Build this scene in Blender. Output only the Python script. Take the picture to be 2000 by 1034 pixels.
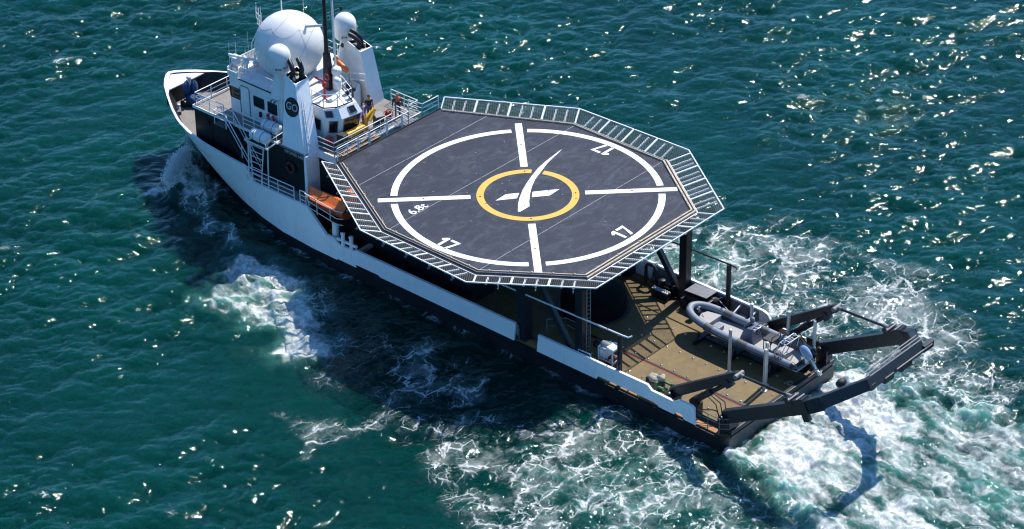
import bpy, bmesh, math, random
import numpy as np
from mathutils import Vector, Matrix

for o in list(bpy.data.objects):
    bpy.data.objects.remove(o)
SC = bpy.context.scene
COL = SC.collection
rnd = random.Random(7)
R = math.radians

# ------------------------------------------------------------------ camera
# world frame: metres, +x to the ship's bow, +y to port, z = 0 at the waterline
cam_d = bpy.data.cameras.new('camera')
cam = bpy.data.objects.new('camera', cam_d)
COL.objects.link(cam)
cam_d.sensor_width = 36.0
cam_d.lens = 99.0
cam_d.clip_start = 1.0
cam_d.clip_end = 12000.0
AZ, EL, ROLL = -0.842451, 0.545923, -0.009783
CAMPOS = Vector((-101.84, 115.75, 95.82))
_d = Vector((math.cos(EL) * math.cos(AZ), math.cos(EL) * math.sin(AZ), -math.sin(EL)))
_r = _d.cross(Vector((0, 0, 1))).normalized(); _u = _r.cross(_d)
_c, _s = math.cos(ROLL), math.sin(ROLL)
_r, _u = _c * _r + _s * _u, -_s * _r + _c * _u
cam.matrix_world = Matrix(((_r.x, _u.x, -_d.x, CAMPOS.x), (_r.y, _u.y, -_d.y, CAMPOS.y), (_r.z, _u.z, -_d.z, CAMPOS.z), (0, 0, 0, 1)))
SC.camera = cam
SC.render.resolution_x, SC.render.resolution_y = 1024, 529

# ------------------------------------------------------------------ light
SUN_AZ, SUN_EL = R(-84.6), R(52.7)
w = bpy.data.worlds.new('World')
SC.world = w
w.use_nodes = True
nt = w.node_tree
bg = nt.nodes['Background']
sky = nt.nodes.new('ShaderNodeTexSky')
sky.sky_type = 'NISHITA'
sky.sun_disc = False
sky.sun_elevation = SUN_EL
sky.sun_rotation = math.pi / 2 - SUN_AZ
sky.air_density = 1.0
sky.dust_density = 0.4
sky.ozone_density = 2.0
tint = nt.nodes.new('ShaderNodeMixRGB'); tint.blend_type = 'MULTIPLY'; tint.inputs['Fac'].default_value = 1.0
tint.inputs['Color2'].default_value = (0.52, 0.96, 1.36, 1)      # a deep clear blue sky
nt.links.new(sky.outputs[0], tint.inputs['Color1']); nt.links.new(tint.outputs[0], bg.inputs[0])
bg.inputs[1].default_value = 0.106
sl = bpy.data.lights.new('sun', 'SUN')
sl.energy = 5.0
sl.angle = R(0.53)
sl.color = (1.0, 0.955, 0.88)
sun = bpy.data.objects.new('sun', sl)
COL.objects.link(sun)
sd = Vector((math.cos(SUN_EL) * math.cos(SUN_AZ), math.cos(SUN_EL) * math.sin(SUN_AZ), math.sin(SUN_EL)))
sun.rotation_euler = sd.to_track_quat('Z', 'Y').to_euler()
sun.location = sd * 200
SC.view_settings.view_transform = 'Standard'
SC.view_settings.look = 'None'
SC.view_settings.exposure = 0.36
SC.view_settings.gamma = 1.0
SC.cycles.use_denoising = True
SC.cycles.denoiser = 'OPENIMAGEDENOISE'
SC.cycles.denoising_input_passes = 'RGB_ALBEDO_NORMAL'
SC.cycles.denoising_prefilter = 'FAST'
SC.cycles.use_adaptive_sampling = False
SC.cycles.sample_clamp_indirect = 1.0
SC.cycles.filter_width = 1.2
SC.cycles.blur_glossy = 2.0
SC.cycles.diffuse_bounces = 2
SC.cycles.max_bounces = 8
SC.cycles.transparent_max_bounces = 16
SC.cycles.caustics_reflective = False
SC.cycles.caustics_refractive = False

# ------------------------------------------------------------------ materials
def new_mat(name):
    m = bpy.data.materials.new(name)
    m.use_nodes = True
    return m, m.node_tree, m.node_tree.nodes['Principled BSDF']

def paint(name, rgb, rough=0.5, var=0.12, scale=1.5, metal=0.0, dirt=None, dirt_amt=0.35, dirt_scale=(1.2, 1.2, 0.25), bump=0.0, bump_scale=20.0, spec=0.5):
    """painted / bare surface: base colour broken up by noise, optional streaky dirt of its own colour"""
    m, t, p = new_mat(name)
    N, L = t.nodes, t.links
    tc = N.new('ShaderNodeTexCoord')
    n1 = N.new('ShaderNodeTexNoise'); n1.inputs['Scale'].default_value = scale; n1.inputs['Detail'].default_value = 6
    n1.inputs['Roughness'].default_value = 0.65
    L.new(tc.outputs['Object'], n1.inputs['Vector'])
    r1 = N.new('ShaderNodeValToRGB')
    r1.color_ramp.elements[0].position = 0.3; r1.color_ramp.elements[1].position = 0.7
    r1.color_ramp.elements[0].color = (*[c * (1 - var) for c in rgb], 1)
    r1.color_ramp.elements[1].color = (*[min(1, c * (1 + var)) for c in rgb], 1)
    L.new(n1.outputs['Fac'], r1.inputs['Fac'])
    col = r1.outputs['Color']
    if dirt:
        mp = N.new('ShaderNodeMapping'); mp.inputs['Scale'].default_value = dirt_scale
        L.new(tc.outputs['Object'], mp.inputs['Vector'])
        n2 = N.new('ShaderNodeTexNoise'); n2.inputs['Scale'].default_value = 1.6; n2.inputs['Detail'].default_value = 8
        n2.inputs['Roughness'].default_value = 0.7
        L.new(mp.outputs[0], n2.inputs['Vector'])
        r2 = N.new('ShaderNodeValToRGB')
        r2.color_ramp.elements[0].position = 0.5; r2.color_ramp.elements[0].color = (0, 0, 0, 1)
        r2.color_ramp.elements[1].position = 0.75; r2.color_ramp.elements[1].color = (dirt_amt,) * 3 + (1,)
        L.new(n2.outputs['Fac'], r2.inputs['Fac'])
        mx = N.new('ShaderNodeMixRGB'); mx.inputs['Color2'].default_value = (*dirt, 1)
        L.new(r2.outputs['Color'], mx.inputs['Fac']); L.new(col, mx.inputs['Color1'])
        col = mx.outputs['Color']
    L.new(col, p.inputs['Base Color'])
    p.inputs['Metallic'].default_value = metal
    p.inputs['Specular IOR Level'].default_value = spec
    rr = N.new('ShaderNodeMapRange'); rr.inputs['To Min'].default_value = max(0.03, rough - 0.08); rr.inputs['To Max'].default_value = min(1, rough + 0.12)
    L.new(n1.outputs['Fac'], rr.inputs['Value']); L.new(rr.outputs[0], p.inputs['Roughness'])
    if bump:
        n3 = N.new('ShaderNodeTexNoise'); n3.inputs['Scale'].default_value = bump_scale; n3.inputs['Detail'].default_value = 4
        L.new(tc.outputs['Object'], n3.inputs['Vector'])
        b = N.new('ShaderNodeBump'); b.inputs['Strength'].default_value = bump; b.inputs['Distance'].default_value = 0.02
        L.new(n3.outputs['Fac'], b.inputs['Height']); L.new(b.outputs[0], p.inputs['Normal'])
    return m

def hull_paint(name, rgb):
    """white steel plating: welded plate seams, slight hungry-horse dents, rust and dirt runs"""
    m = paint(name, rgb, 0.38, 0.05, 0.7, dirt=(0.46, 0.39, 0.31), dirt_amt=0.22, dirt_scale=(2.2, 2.2, 0.18))
    t = m.node_tree; N, L = t.nodes, t.links; p = N['Principled BSDF']
    p.inputs['Specular IOR Level'].default_value = 0.2
    tc = N.new('ShaderNodeTexCoord'); sp = N.new('ShaderNodeSeparateXYZ'); L.new(tc.outputs['Object'], sp.inputs[0])
    cb = N.new('ShaderNodeCombineXYZ'); L.new(sp.outputs['X'], cb.inputs['X']); L.new(sp.outputs['Z'], cb.inputs['Y'])
    br = N.new('ShaderNodeTexBrick'); br.inputs['Scale'].default_value = 1.0; br.inputs['Brick Width'].default_value = 3.1; br.inputs['Row Height'].default_value = 1.35
    br.inputs['Mortar Size'].default_value = 0.018; br.inputs['Mortar Smooth'].default_value = 0.6; br.inputs['Bias'].default_value = 0
    L.new(cb.outputs[0], br.inputs['Vector'])
    mp = N.new('ShaderNodeMapping'); mp.inputs['Scale'].default_value = (1.35, 1.35, .9); L.new(tc.outputs['Object'], mp.inputs['Vector'])
    n = N.new('ShaderNodeTexNoise'); n.inputs['Scale'].default_value = 1.0; n.inputs['Detail'].default_value = 2; L.new(mp.outputs[0], n.inputs['Vector'])
    ad = N.new('ShaderNodeMath'); ad.operation = 'MULTIPLY_ADD'; L.new(br.outputs['Fac'], ad.inputs[0]); ad.inputs[1].default_value = 0.35; L.new(n.outputs['Fac'], ad.inputs[2])
    b = N.new('ShaderNodeBump'); b.inputs['Strength'].default_value = 0.5; b.inputs['Distance'].default_value = 0.05
    L.new(ad.outputs[0], b.inputs['Height']); L.new(b.outputs[0], p.inputs['Normal'])
    old = p.inputs['Base Color'].links[0].from_socket
    mq = N.new('ShaderNodeMapping'); mq.inputs['Scale'].default_value = (5.5, 5.5, .32); L.new(tc.outputs['Object'], mq.inputs['Vector'])
    n2 = N.new('ShaderNodeTexNoise'); n2.inputs['Scale'].default_value = 1.0; n2.inputs['Detail'].default_value = 5; L.new(mq.outputs[0], n2.inputs['Vector'])
    rr = N.new('ShaderNodeValToRGB'); rr.color_ramp.elements[0].position = .66; rr.color_ramp.elements[1].position = .80
    rr.color_ramp.elements[0].color = (0, 0, 0, 1); rr.color_ramp.elements[1].color = (.38, .38, .38, 1); L.new(n2.outputs['Fac'], rr.inputs['Fac'])
    mx = N.new('ShaderNodeMixRGB'); mx.inputs['Color2'].default_value = (0.34, 0.20, 0.11, 1); L.new(rr.outputs[0], mx.inputs['Fac']); L.new(old, mx.inputs['Color1'])
    L.new(mx.outputs[0], p.inputs['Base Color'])
    return m

RUST = (0.22, 0.09, 0.035)
M = {}
M['white'] = paint('white_paint', (0.78, 0.79, 0.78), 0.42, 0.04, 1.2, dirt=(0.45, 0.40, 0.33), dirt_amt=0.25, bump=0.05, bump_scale=1.5)
M['hullwhite'] = hull_paint('hull_white_paint', (0.86, 0.87, 0.88))
M['black'] = paint('black_hull_paint', (0.006, 0.007, 0.011), 0.45, 0.25, 1.5, dirt=(0.022, 0.022, 0.024), dirt_amt=0.4)
M['navy'] = paint('dark_navy_paint', (0.005, 0.006, 0.010), 0.5, 0.25, 1.5, dirt=(0.012, 0.011, 0.012), dirt_amt=0.4)
M['steel'] = paint('dark_steel_paint', (0.011, 0.012, 0.018), 0.40, 0.25, 2.0, dirt=(0.035, 0.036, 0.042), dirt_amt=0.4)
M['greysteel'] = paint('grey_steel_paint', (0.17, 0.17, 0.18), 0.5, 0.15, 1.5, dirt=(0.10, 0.06, 0.035), dirt_amt=0.7, dirt_scale=(3, 3, 0.4))
M['transom'] = paint('transom_steel', (0.055, 0.06, 0.07), 0.5, 0.3, 1.3, dirt=(0.13, 0.12, 0.11), dirt_amt=0.6, dirt_scale=(1, 2, 0.4))
M['rail'] = paint('rail_white_paint', (0.72, 0.73, 0.72), 0.4, 0.06, 3.0)
M['galv'] = paint('galvanised_metal', (0.52, 0.53, 0.52), 0.42, 0.12, 4.0, metal=0.35)
M['tan'] = paint('tan_coaming_paint', (0.47, 0.40, 0.30), 0.55, 0.15, 4.0, dirt=RUST, dirt_amt=0.7, dirt_scale=(2, 2, 2))
M['orange'] = paint('orange_gelcoat', (0.80, 0.17, 0.03), 0.42, 0.08, 2.0, dirt=(0.35, 0.10, 0.03), dirt_amt=0.3)
M['red'] = paint('red_paint', (0.45, 0.02, 0.03), 0.42, 0.15, 4.0)
M['yellow'] = paint('yellow_paint', (0.75, 0.42, 0.03), 0.45, 0.12, 3.0, dirt=(0.25, 0.15, 0.05), dirt_amt=0.4)
M['green'] = paint('green_machine_paint', (0.055, 0.13, 0.05), 0.5, 0.2, 4.0, dirt=(0.03, 0.03, 0.02), dirt_amt=0.6)
M['beige'] = paint('beige_canvas', (0.42, 0.35, 0.26), 0.8, 0.2, 6.0, dirt=(0.15, 0.12, 0.09), dirt_amt=0.5, bump=0.4, bump_scale=9)
M['rubber'] = paint('black_rubber', (0.018, 0.018, 0.020), 0.6, 0.2, 5.0)
M['glass'] = paint('dark_window_glass', (0.008, 0.010, 0.014), 0.08, 0.1, 1.0, spec=0.6)
M['tubegrey'] = paint('grey_inflatable_fabric', (0.20, 0.225, 0.265), 0.5, 0.06, 2.5, dirt=(0.2, 0.2, 0.19), dirt_amt=0.3)
M['patch'] = paint('dark_grey_patch', (0.11, 0.11, 0.11), 0.6, 0.1, 4.0)
M['boathull'] = paint('dark_boat_hull', (0.02, 0.023, 0.03), 0.35, 0.1, 2.0)
M['boatdeck'] = paint('pale_boat_deck', (0.34, 0.325, 0.32), 0.6, 0.06, 4.0)
M['console'] = paint('grey_blue_console', (0.13, 0.14, 0.19), 0.4, 0.1, 3.0)
M['engine'] = paint('silver_blue_cowl', (0.26, 0.33, 0.50), 0.3, 0.2, 2.0)
M['bluecover'] = paint('blue_canvas_cover', (0.02, 0.065, 0.16), 0.75, 0.3, 3.0, bump=0.6, bump_scale=6)
M['foredeck'] = paint('fore_deck_grey', (0.22, 0.20, 0.18), 0.75, 0.1, 1.2, dirt=(0.12, 0.09, 0.07), dirt_amt=0.6, dirt_scale=(1, 1, 1), bump=0.2, bump_scale=40)
M['purple'] = paint('faded_flag_cloth', (0.16, 0.10, 0.28), 0.8, 0.3, 3.0)
M['flagred'] = paint('flag_red_cloth', (0.42, 0.05, 0.09), 0.8, 0.2, 3.0)
M['flagwhite'] = paint('flag_white_cloth', (0.7, 0.68, 0.68), 0.8, 0.1, 3.0)
M['wood'] = paint('varnished_wood', (0.50, 0.30, 0.15), 0.5, 0.25, 2.0, dirt=(0.22, 0.12, 0.06), dirt_amt=0.6, dirt_scale=(1, 6, 6))
M['radome'] = paint('radome_gelcoat', (0.76, 0.75, 0.72), 0.38, 0.03, 0.8, dirt=(0.42, 0.38, 0.32), dirt_amt=0.22, dirt_scale=(1, 1, .35))
M['seamline'] = paint('radome_seam', (0.60, 0.58, 0.55), 0.6, 0.1, 2.0)
M['marking'] = paint('white_deck_marking', (0.80, 0.80, 0.78), 0.6, 0.04, 1.5, dirt=(0.42, 0.40, 0.38), dirt_amt=0.35, dirt_scale=(1, 1, 1))
M['ymark'] = paint('yellow_deck_marking', (0.66, 0.385, 0.05), 0.6, 0.05, 1.5, dirt=(0.45, 0.24, 0.05), dirt_amt=0.3, dirt_scale=(1, 1, 1))
M['skin'] = paint('skin', (0.42, 0.22, 0.14), 0.5, 0.06, 8.0)
M['hair'] = paint('dark_hair', (0.03, 0.02, 0.015), 0.6, 0.2, 20.0)
M['blond'] = paint('fair_hair', (0.34, 0.20, 0.09), 0.6, 0.2, 20.0)
M['darkshirt'] = paint('black_cotton', (0.014, 0.014, 0.022), 0.85, 0.2, 6.0)
M['jeans'] = paint('dark_trousers', (0.03, 0.035, 0.055), 0.85, 0.2, 6.0)
M['shorts'] = paint('grey_shorts', (0.10, 0.10, 0.12), 0.85, 0.2, 6.0)
M['vest'] = paint('orange_red_vest', (0.75, 0.09, 0.04), 0.7, 0.15, 5.0)
M['chrome'] = paint('bright_metal', (0.7, 0.7, 0.7), 0.25, 0.1, 4.0, metal=0.9)
M['letter'] = paint('white_lettering', (0.42, 0.43, 0.44), 0.5, 0.03, 2.0)
M['bluelogo'] = paint('blue_lettering', (0.03, 0.05, 0.16), 0.5, 0.05, 2.0)
M['brownstain'] = paint('weathered_orange_deck', (0.40, 0.17, 0.055), 0.75, 0.3, 2.0, dirt=(0.30, 0.22, 0.14), dirt_amt=0.7, dirt_scale=(1, 1, 1))

def deck_material(name, base, light, stain, sc=1.0, lat=0.0, rough=0.62, wear=None, plates=None):
    """flat steel deck: cloudy scuffs, stains, fine grit, faint plate seams"""
    m, t, p = new_mat(name)
    N, L = t.nodes, t.links
    tc = N.new('ShaderNodeTexCoord')
    def noise(scale, detail, rgh, dist=0.0, stretch=(1, 1, 1)):
        mp = N.new('ShaderNodeMapping'); mp.inputs['Scale'].default_value = stretch
        L.new(tc.outputs['Object'], mp.inputs['Vector'])
        n = N.new('ShaderNodeTexNoise'); n.inputs['Scale'].default_value = scale; n.inputs['Detail'].default_value = detail
        n.inputs['Roughness'].default_value = rgh; n.inputs['Distortion'].default_value = dist
        L.new(mp.outputs[0], n.inputs['Vector'])
        return n.outputs['Fac']
    def ramp(fac, a, b, c0, c1):
        r = N.new('ShaderNodeValToRGB')
        r.color_ramp.elements[0].position = a; r.color_ramp.elements[1].position = b
        r.color_ramp.elements[0].color = (*c0, 1); r.color_ramp.elements[1].color = (*c1, 1)
        L.new(fac, r.inputs['Fac'])
        return r.outputs['Color']
    def mix(fac, c1, c2):
        mx = N.new('ShaderNodeMixRGB')
        L.new(fac, mx.inputs['Fac'])
        for i, c in (('Color1', c1), ('Color2', c2)):
            if isinstance(c, tuple): mx.inputs[i].default_value = (*c, 1)
            else: L.new(c, mx.inputs[i])
        return mx.outputs['Color']
    col = ramp(noise(0.35 * sc, 8, 0.7, 0.6), 0.32, 0.68, tuple(c * 0.78 for c in base), tuple(c * 1.15 for c in base))
    col = mix(ramp(noise(1.1 * sc, 10, 0.72, 1.2, (1, 0.45, 1)), 0.47, 0.68, (0, 0, 0), (0.95, 0.95, 0.95)), col, light)
    col = mix(ramp(noise(1.7 * sc, 9, 0.7, 0.8), 0.50, 0.66, (0, 0, 0), (0.75, 0.75, 0.75)), col, stain)
    if wear:
        col = mix(ramp(noise(0.8 * sc, 8, 0.65, 0.5), 0.60, 0.74, (0, 0, 0), (0.8, 0.8, 0.8)), col, wear)
    col = mix(ramp(noise(38, 2, 0.5), 0.45, 0.75, (0, 0, 0), (0.14, 0.14, 0.14)), col, tuple(c * 1.7 for c in base))
    if plates:
        br = N.new('ShaderNodeTexBrick'); br.inputs['Scale'].default_value = 1.0; br.inputs['Brick Width'].default_value = plates[0]; br.inputs['Row Height'].default_value = plates[1]
        br.inputs['Mortar Size'].default_value = 0.012; br.inputs['Mortar Smooth'].default_value = 0.3; L.new(tc.outputs['Object'], br.inputs['Vector'])
        ml = N.new('ShaderNodeMath'); ml.operation = 'MULTIPLY'; ml.inputs[1].default_value = 0.4; L.new(br.outputs['Fac'], ml.inputs[0])
        col = mix(ml.outputs[0], col, tuple(c * .35 for c in base))
    L.new(col, p.inputs['Base Color'])
    p.inputs['Roughness'].default_value = rough
    p.inputs['Specular IOR Level'].default_value = 0.35
    b = N.new('ShaderNodeBump'); b.inputs['Strength'].default_value = 0.25; b.inputs['Distance'].default_value = 0.015
    L.new(noise(45, 3, 0.6), b.inputs['Height']); L.new(b.outputs[0], p.inputs['Normal'])
    return m
M['pad'] = deck_material('helideck_blue_grey', (0.010, 0.014, 0.030), (0.050, 0.057, 0.078), (0.004, 0.005, 0.012), 1.0, wear=(0.060, 0.060, 0.052))
M['aftdeck'] = deck_material('aft_deck_brown', (0.158, 0.108, 0.042), (0.20, 0.142, 0.06), (0.105, 0.072, 0.029), 0.6, wear=(0.195, 0.10, 0.038), plates=(2.4, 1.2))

def net_material():
    """woven wire: thin crossed wires with open holes between"""
    m, t, p = new_mat('safety_net_wire')
    N, L = t.nodes, t.links
    tc = N.new('ShaderNodeTexCoord')
    mp = N.new('ShaderNodeMapping'); mp.inputs['Rotation'].default_value = (0, 0, R(45)); 
    L.new(tc.outputs['Object'], mp.inputs['Vector'])
    sp = N.new('ShaderNodeSeparateXYZ'); L.new(mp.outputs[0], sp.inputs[0])
    outs = []
    for ax in 'XY':
        a = N.new('ShaderNodeMath'); a.operation = 'MULTIPLY'; a.inputs[1].default_value = 1 / 0.115; L.new(sp.outputs[ax], a.inputs[0])
        f = N.new('ShaderNodeMath'); f.operation = 'FRACT'; L.new(a.outputs[0], f.inputs[0])
        c = N.new('ShaderNodeMath'); c.operation = 'LESS_THAN'; c.inputs[1].default_value = 0.16; L.new(f.outputs[0], c.inputs[0])
        outs.append(c.outputs[0])
    mx = N.new('ShaderNodeMath'); mx.operation = 'MAXIMUM'; L.new(outs[0], mx.inputs[0]); L.new(outs[1], mx.inputs[1])
    tr = N.new('ShaderNodeBsdfTransparent')
    ms = N.new('ShaderNodeMixShader')
    L.new(mx.outputs[0], ms.inputs[0]); L.new(tr.outputs[0], ms.inputs[1]); L.new(p.outputs[0], ms.inputs[2])
    L.new(ms.outputs[0], N['Material Output'].inputs['Surface'])
    p.inputs['Base Color'].default_value = (0.085, 0.083, 0.08, 1); p.inputs['Roughness'].default_value = 0.6
    return m
M['net'] = net_material()

# ------------------------------------------------------------------ mesh helpers
class MB:
    """collects shapes into one mesh"""
    def __init__(s): s.v, s.f, s.mi, s.sm = [], [], [], []
    def add(s, vs, fs, m=0, smooth=False):
        o = len(s.v); s.v += [tuple(v) for v in vs]
        for f in fs:
            s.f.append([i + o for i in f]); s.mi.append(m); s.sm.append(smooth)
        return s
    def box(s, c, d, rz=0.0, m=0, ry=0.0):
        x, y, z = d[0] / 2, d[1] / 2, d[2] / 2
        mt = Matrix.Translation(c) @ Matrix.Rotation(rz, 4, 'Z') @ Matrix.Rotation(ry, 4, 'Y')
        vs = [mt @ Vector((a * x, b * y, e * z)) for a in (-1, 1) for b in (-1, 1) for e in (-1, 1)]
        return s.add(vs, [(0, 1, 3, 2), (4, 6, 7, 5), (0, 4, 5, 1), (2, 3, 7, 6), (0, 2, 6, 4), (1, 5, 7, 3)], m)
    def span(s, a, b, m=0):
        return s.box([(i + j) / 2 for i, j in zip(a, b)], [abs(j - i) for i, j in zip(a, b)], m=m)
    def bar(s, p, q, w, h, m=0, w2=None, h2=None):
        p, q = Vector(p), Vector(q); d = (q - p).normalized()
        up = Vector((0, 0, 1)) if abs(d.z) < 0.98 else Vector((1, 0, 0))
        sd_ = d.cross(up).normalized(); u = sd_.cross(d)
        w2 = w2 or w; h2 = h2 or h
        vs = [p + sd_ * a * w / 2 + u * b * h / 2 for a, b in ((-1, -1), (1, -1), (1, 1), (-1, 1))] + \
             [q + sd_ * a * w2 / 2 + u * b * h2 / 2 for a, b in ((-1, -1), (1, -1), (1, 1), (-1, 1))]
        return s.add(vs, [(3, 2, 1, 0), (4, 5, 6, 7), (0, 1, 5, 4), (1, 2, 6, 5), (2, 3, 7, 6), (3, 0, 4, 7)], m)
    def path(s, pts, r, n=8, m=0, caps=True, closed=False):
        pts = [Vector(p) for p in pts]; k = len(pts)
        rs = r if isinstance(r, (list, tuple)) else [r] * k
        vs = []; prev = None
        for i, p in enumerate(pts):
            if closed: d = (pts[(i + 1) % k] - pts[i - 1])
            else: d = (pts[min(i + 1, k - 1)] - pts[max(i - 1, 0)])
            d = d.normalized()
            if prev is None:
                a = Vector((0, 0, 1)) if abs(d.z) < 0.9 else Vector((1, 0, 0))
                u = d.cross(a).normalized()
            else:
                u = (prev - d * prev.dot(d))
                u = u.normalized() if u.length > 1e-6 else d.orthogonal().normalized()
            prev = u; w_ = d.cross(u)
            vs += [p + (u * math.cos(t * 2 * math.pi / n) + w_ * math.sin(t * 2 * math.pi / n)) * rs[i] for t in range(n)]
        fs = []
        for i in range(k if closed else k - 1):
            j = (i + 1) % k
            fs += [(i * n + t, i * n + (t + 1) % n, j * n + (t + 1) % n, j * n + t) for t in range(n)]
        s.add(vs, fs, m, True)
        if caps and not closed:
            s.add(vs[:n], [tuple(range(n))[::-1]], m); s.add(vs[-n:], [tuple(range(n))], m)
        return s
    def tube(s, p, q, r, n=8, m=0, r2=None):
        return s.path([p, q], [r, r if r2 is None else r2], n, m)
    def lathe(s, c, prof, n=24, m=0, axis='Z', smooth=True):
        c = Vector(c); vs = []
        for r, h in prof:
            for t in range(n):
                a = 2 * math.pi * t / n
                o = (r * math.cos(a), r * math.sin(a), h)
                if axis == 'X': o = (h, o[0], o[1])
                if axis == 'Y': o = (o[0], h, o[1])
                vs.append(c + Vector(o))
        fs = [(i * n + t, i * n + (t + 1) % n, (i + 1) * n + (t + 1) % n, (i + 1) * n + t) for i in range(len(prof) - 1) for t in range(n)]
        s.add(vs, fs, m, smooth)
        if prof[0][0] > 1e-4: s.add(vs[:n], [tuple(range(n))[::-1]], m)
        if prof[-1][0] > 1e-4: s.add(vs[-n:], [tuple(range(n))], m)
        return s
    def prism(s, poly, z0, z1, m=0, plane='XY'):
        n = len(poly)
        def P(a, b, h):
            return (a, b, h) if plane == 'XY' else ((a, h, b) if plane == 'XZ' else (h, a, b))
        vs = [P(a, b, z0) for a, b in poly] + [P(a, b, z1) for a, b in poly]
        fs = [tuple(range(n))[::-1], tuple(range(n, 2 * n))] + [(i, (i + 1) % n, (i + 1) % n + n, i + n) for i in range(n)]
        return s.add(vs, fs, m)
    def sheet(s, poly, z, m=0):
        return s.add([(a, b, z) for a, b in poly], [tuple(range(len(poly)))], m)
    def ring(s, r0, r1, z, a0=0.0, a1=2 * math.pi, n=96, m=0, c=(0, 0)):
        vs = []
        for i in range(n + 1):
            a = a0 + (a1 - a0) * i / n
            vs += [(c[0] + r0 * math.cos(a), c[1] + r0 * math.sin(a), z), (c[0] + r1 * math.cos(a), c[1] + r1 * math.sin(a), z)]
        return s.add(vs, [(2 * i, 2 * i + 1, 2 * i + 3, 2 * i + 2) for i in range(n)], m)
    def grid(s, rows, m=0, smooth=True, flip=False):
        n = len(rows[0]); vs = [p for r in rows for p in r]
        fs = [(i * n + j, i * n + j + 1, (i + 1) * n + j + 1, (i + 1) * n + j) for i in range(len(rows) - 1) for j in range(n - 1)]
        if flip: fs = [f[::-1] for f in fs]
        return s.add(vs, fs, m, smooth)
    def clusters(s, tol=0.02):
        """pieces that do not touch each other, each as its own MB"""
        par = list(range(len(s.v)))
        def find(i):
            while par[i] != i: par[i] = par[par[i]]; i = par[i]
            return i
        for f in s.f:
            a = find(f[0])
            for i in f[1:]: par[find(i)] = a
        isl = {}
        for k, f in enumerate(s.f): isl.setdefault(find(f[0]), []).append(k)
        grp = []
        for fs in isl.values():
            v = np.array([s.v[i] for k in fs for i in s.f[k]]); grp.append([v.min(0) - tol, v.max(0) + tol, fs])
        merged = True
        while merged:
            merged = False; out = []
            for g in grp:
                for h in out:
                    if (g[0] <= h[1]).all() and (h[0] <= g[1]).all():
                        h[0] = np.minimum(h[0], g[0]); h[1] = np.maximum(h[1], g[1]); h[2] = h[2] + g[2]; merged = True; break
                else: out.append(g)
            grp = out
        res = []
        for g in grp:
            m_ = MB(); mp = {}
            for k in g[2]:
                f = []
                for i in s.f[k]:
                    if i not in mp: mp[i] = len(m_.v); m_.v.append(s.v[i])
                    f.append(mp[i])
                m_.f.append(f); m_.mi.append(s.mi[k]); m_.sm.append(s.sm[k])
            res.append(m_)
        return res
    def build(s, name, mats, parent=None, bevel=0.0, fix=True, loc=None, split=False):
        if split:
            return [c.build(name, mats, parent, bevel, fix, loc) for c in s.clusters()][0]
        me = bpy.data.meshes.new(name)
        me.from_pydata(s.v, [], s.f)
        for m in (mats if isinstance(mats, (list, tuple)) else [mats]):
            me.materials.append(M[m] if isinstance(m, str) else m)
        me.polygons.foreach_set('material_index', s.mi)
        me.polygons.foreach_set('use_smooth', s.sm)
        if fix:
            b = bmesh.new(); b.from_mesh(me)
            bmesh.ops.recalc_face_normals(b, faces=b.faces)
            b.to_mesh(me); b.free()
        me.update()
        o = bpy.data.objects.new(name, me)
        COL.objects.link(o)
        if loc: o.location = loc
        if parent: o.parent = parent
        if bevel:
            bv = o.modifiers.new('edges', 'BEVEL'); bv.width = bevel; bv.segments = 2; bv.limit_method = 'ANGLE'; bv.angle_limit = R(50)
        return o

def tag(o, label=None, cat=None, group=None, kind=None):
    for k, v in (('label', label), ('category', cat), ('group', group), ('kind', kind)):
        if v: o[k] = v
    return o

def empty(name, loc=(0, 0, 0), rz=0.0):
    o = bpy.data.objects.new(name, None); COL.objects.link(o)
    o.location = loc; o.rotation_euler = (0, 0, rz); o.empty_display_size = 0.3
    return o

def children(o): return [c for c in bpy.data.objects if c.parent == o]

def text_mesh(name, body, size, origin, right, up, mat, parent=None, bold=0.0, depth=0.006, align='CENTER', sx=1.0):
    cu = bpy.data.curves.new(name, 'FONT'); cu.body = body; cu.size = size; cu.align_x = align; cu.align_y = 'CENTER'
    cu.offset = bold; cu.extrude = depth / 2; cu.resolution_u = 4
    tmp = bpy.data.objects.new('tmp', cu); COL.objects.link(tmp)
    bpy.context.view_layer.update()
    me = bpy.data.meshes.new_from_object(tmp.evaluated_get(bpy.context.evaluated_depsgraph_get()))
    bpy.data.objects.remove(tmp); bpy.data.curves.remove(cu)
    me.name = name; me.materials.clear(); me.materials.append(M[mat])
    r_, u_ = Vector(right).normalized(), Vector(up).normalized(); n_ = r_.cross(u_)
    mt = Matrix(((r_.x * sx, u_.x, n_.x, origin[0]), (r_.y * sx, u_.y, n_.y, origin[1]), (r_.z * sx, u_.z, n_.z, origin[2]), (0, 0, 0, 1)))
    me.transform(mt)
    o = bpy.data.objects.new(name, me); COL.objects.link(o)
    if parent: o.parent = parent
    return o

def railing(mb, pts, h=1.0, rails=3, r=0.028, step=1.6, m=0, close_ends=True):
    pts = [Vector(p) for p in pts]
    for i in range(rails):
        z = h * (i + 1) / rails
        mb.path([p + Vector((0, 0, z)) for p in pts], r if i == rails - 1 else r * 0.85, 6, m)
    for a, b in zip(pts[:-1], pts[1:]):
        n = max(1, round((b - a).length / step))
        for k in range(n + 1):
            p = a.lerp(b, k / n)
            mb.tube(p, p + Vector((0, 0, h)), r, 6, m)
    return mb

def interp(x, tab):
    if x <= tab[0][0]: return tab[0][1]
    for (a, b), (c, d) in zip(tab[:-1], tab[1:]):
        if x <= c: return b + (d - b) * (x - a) / (c - a) if c > a else d
    return tab[-1][1]

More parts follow.
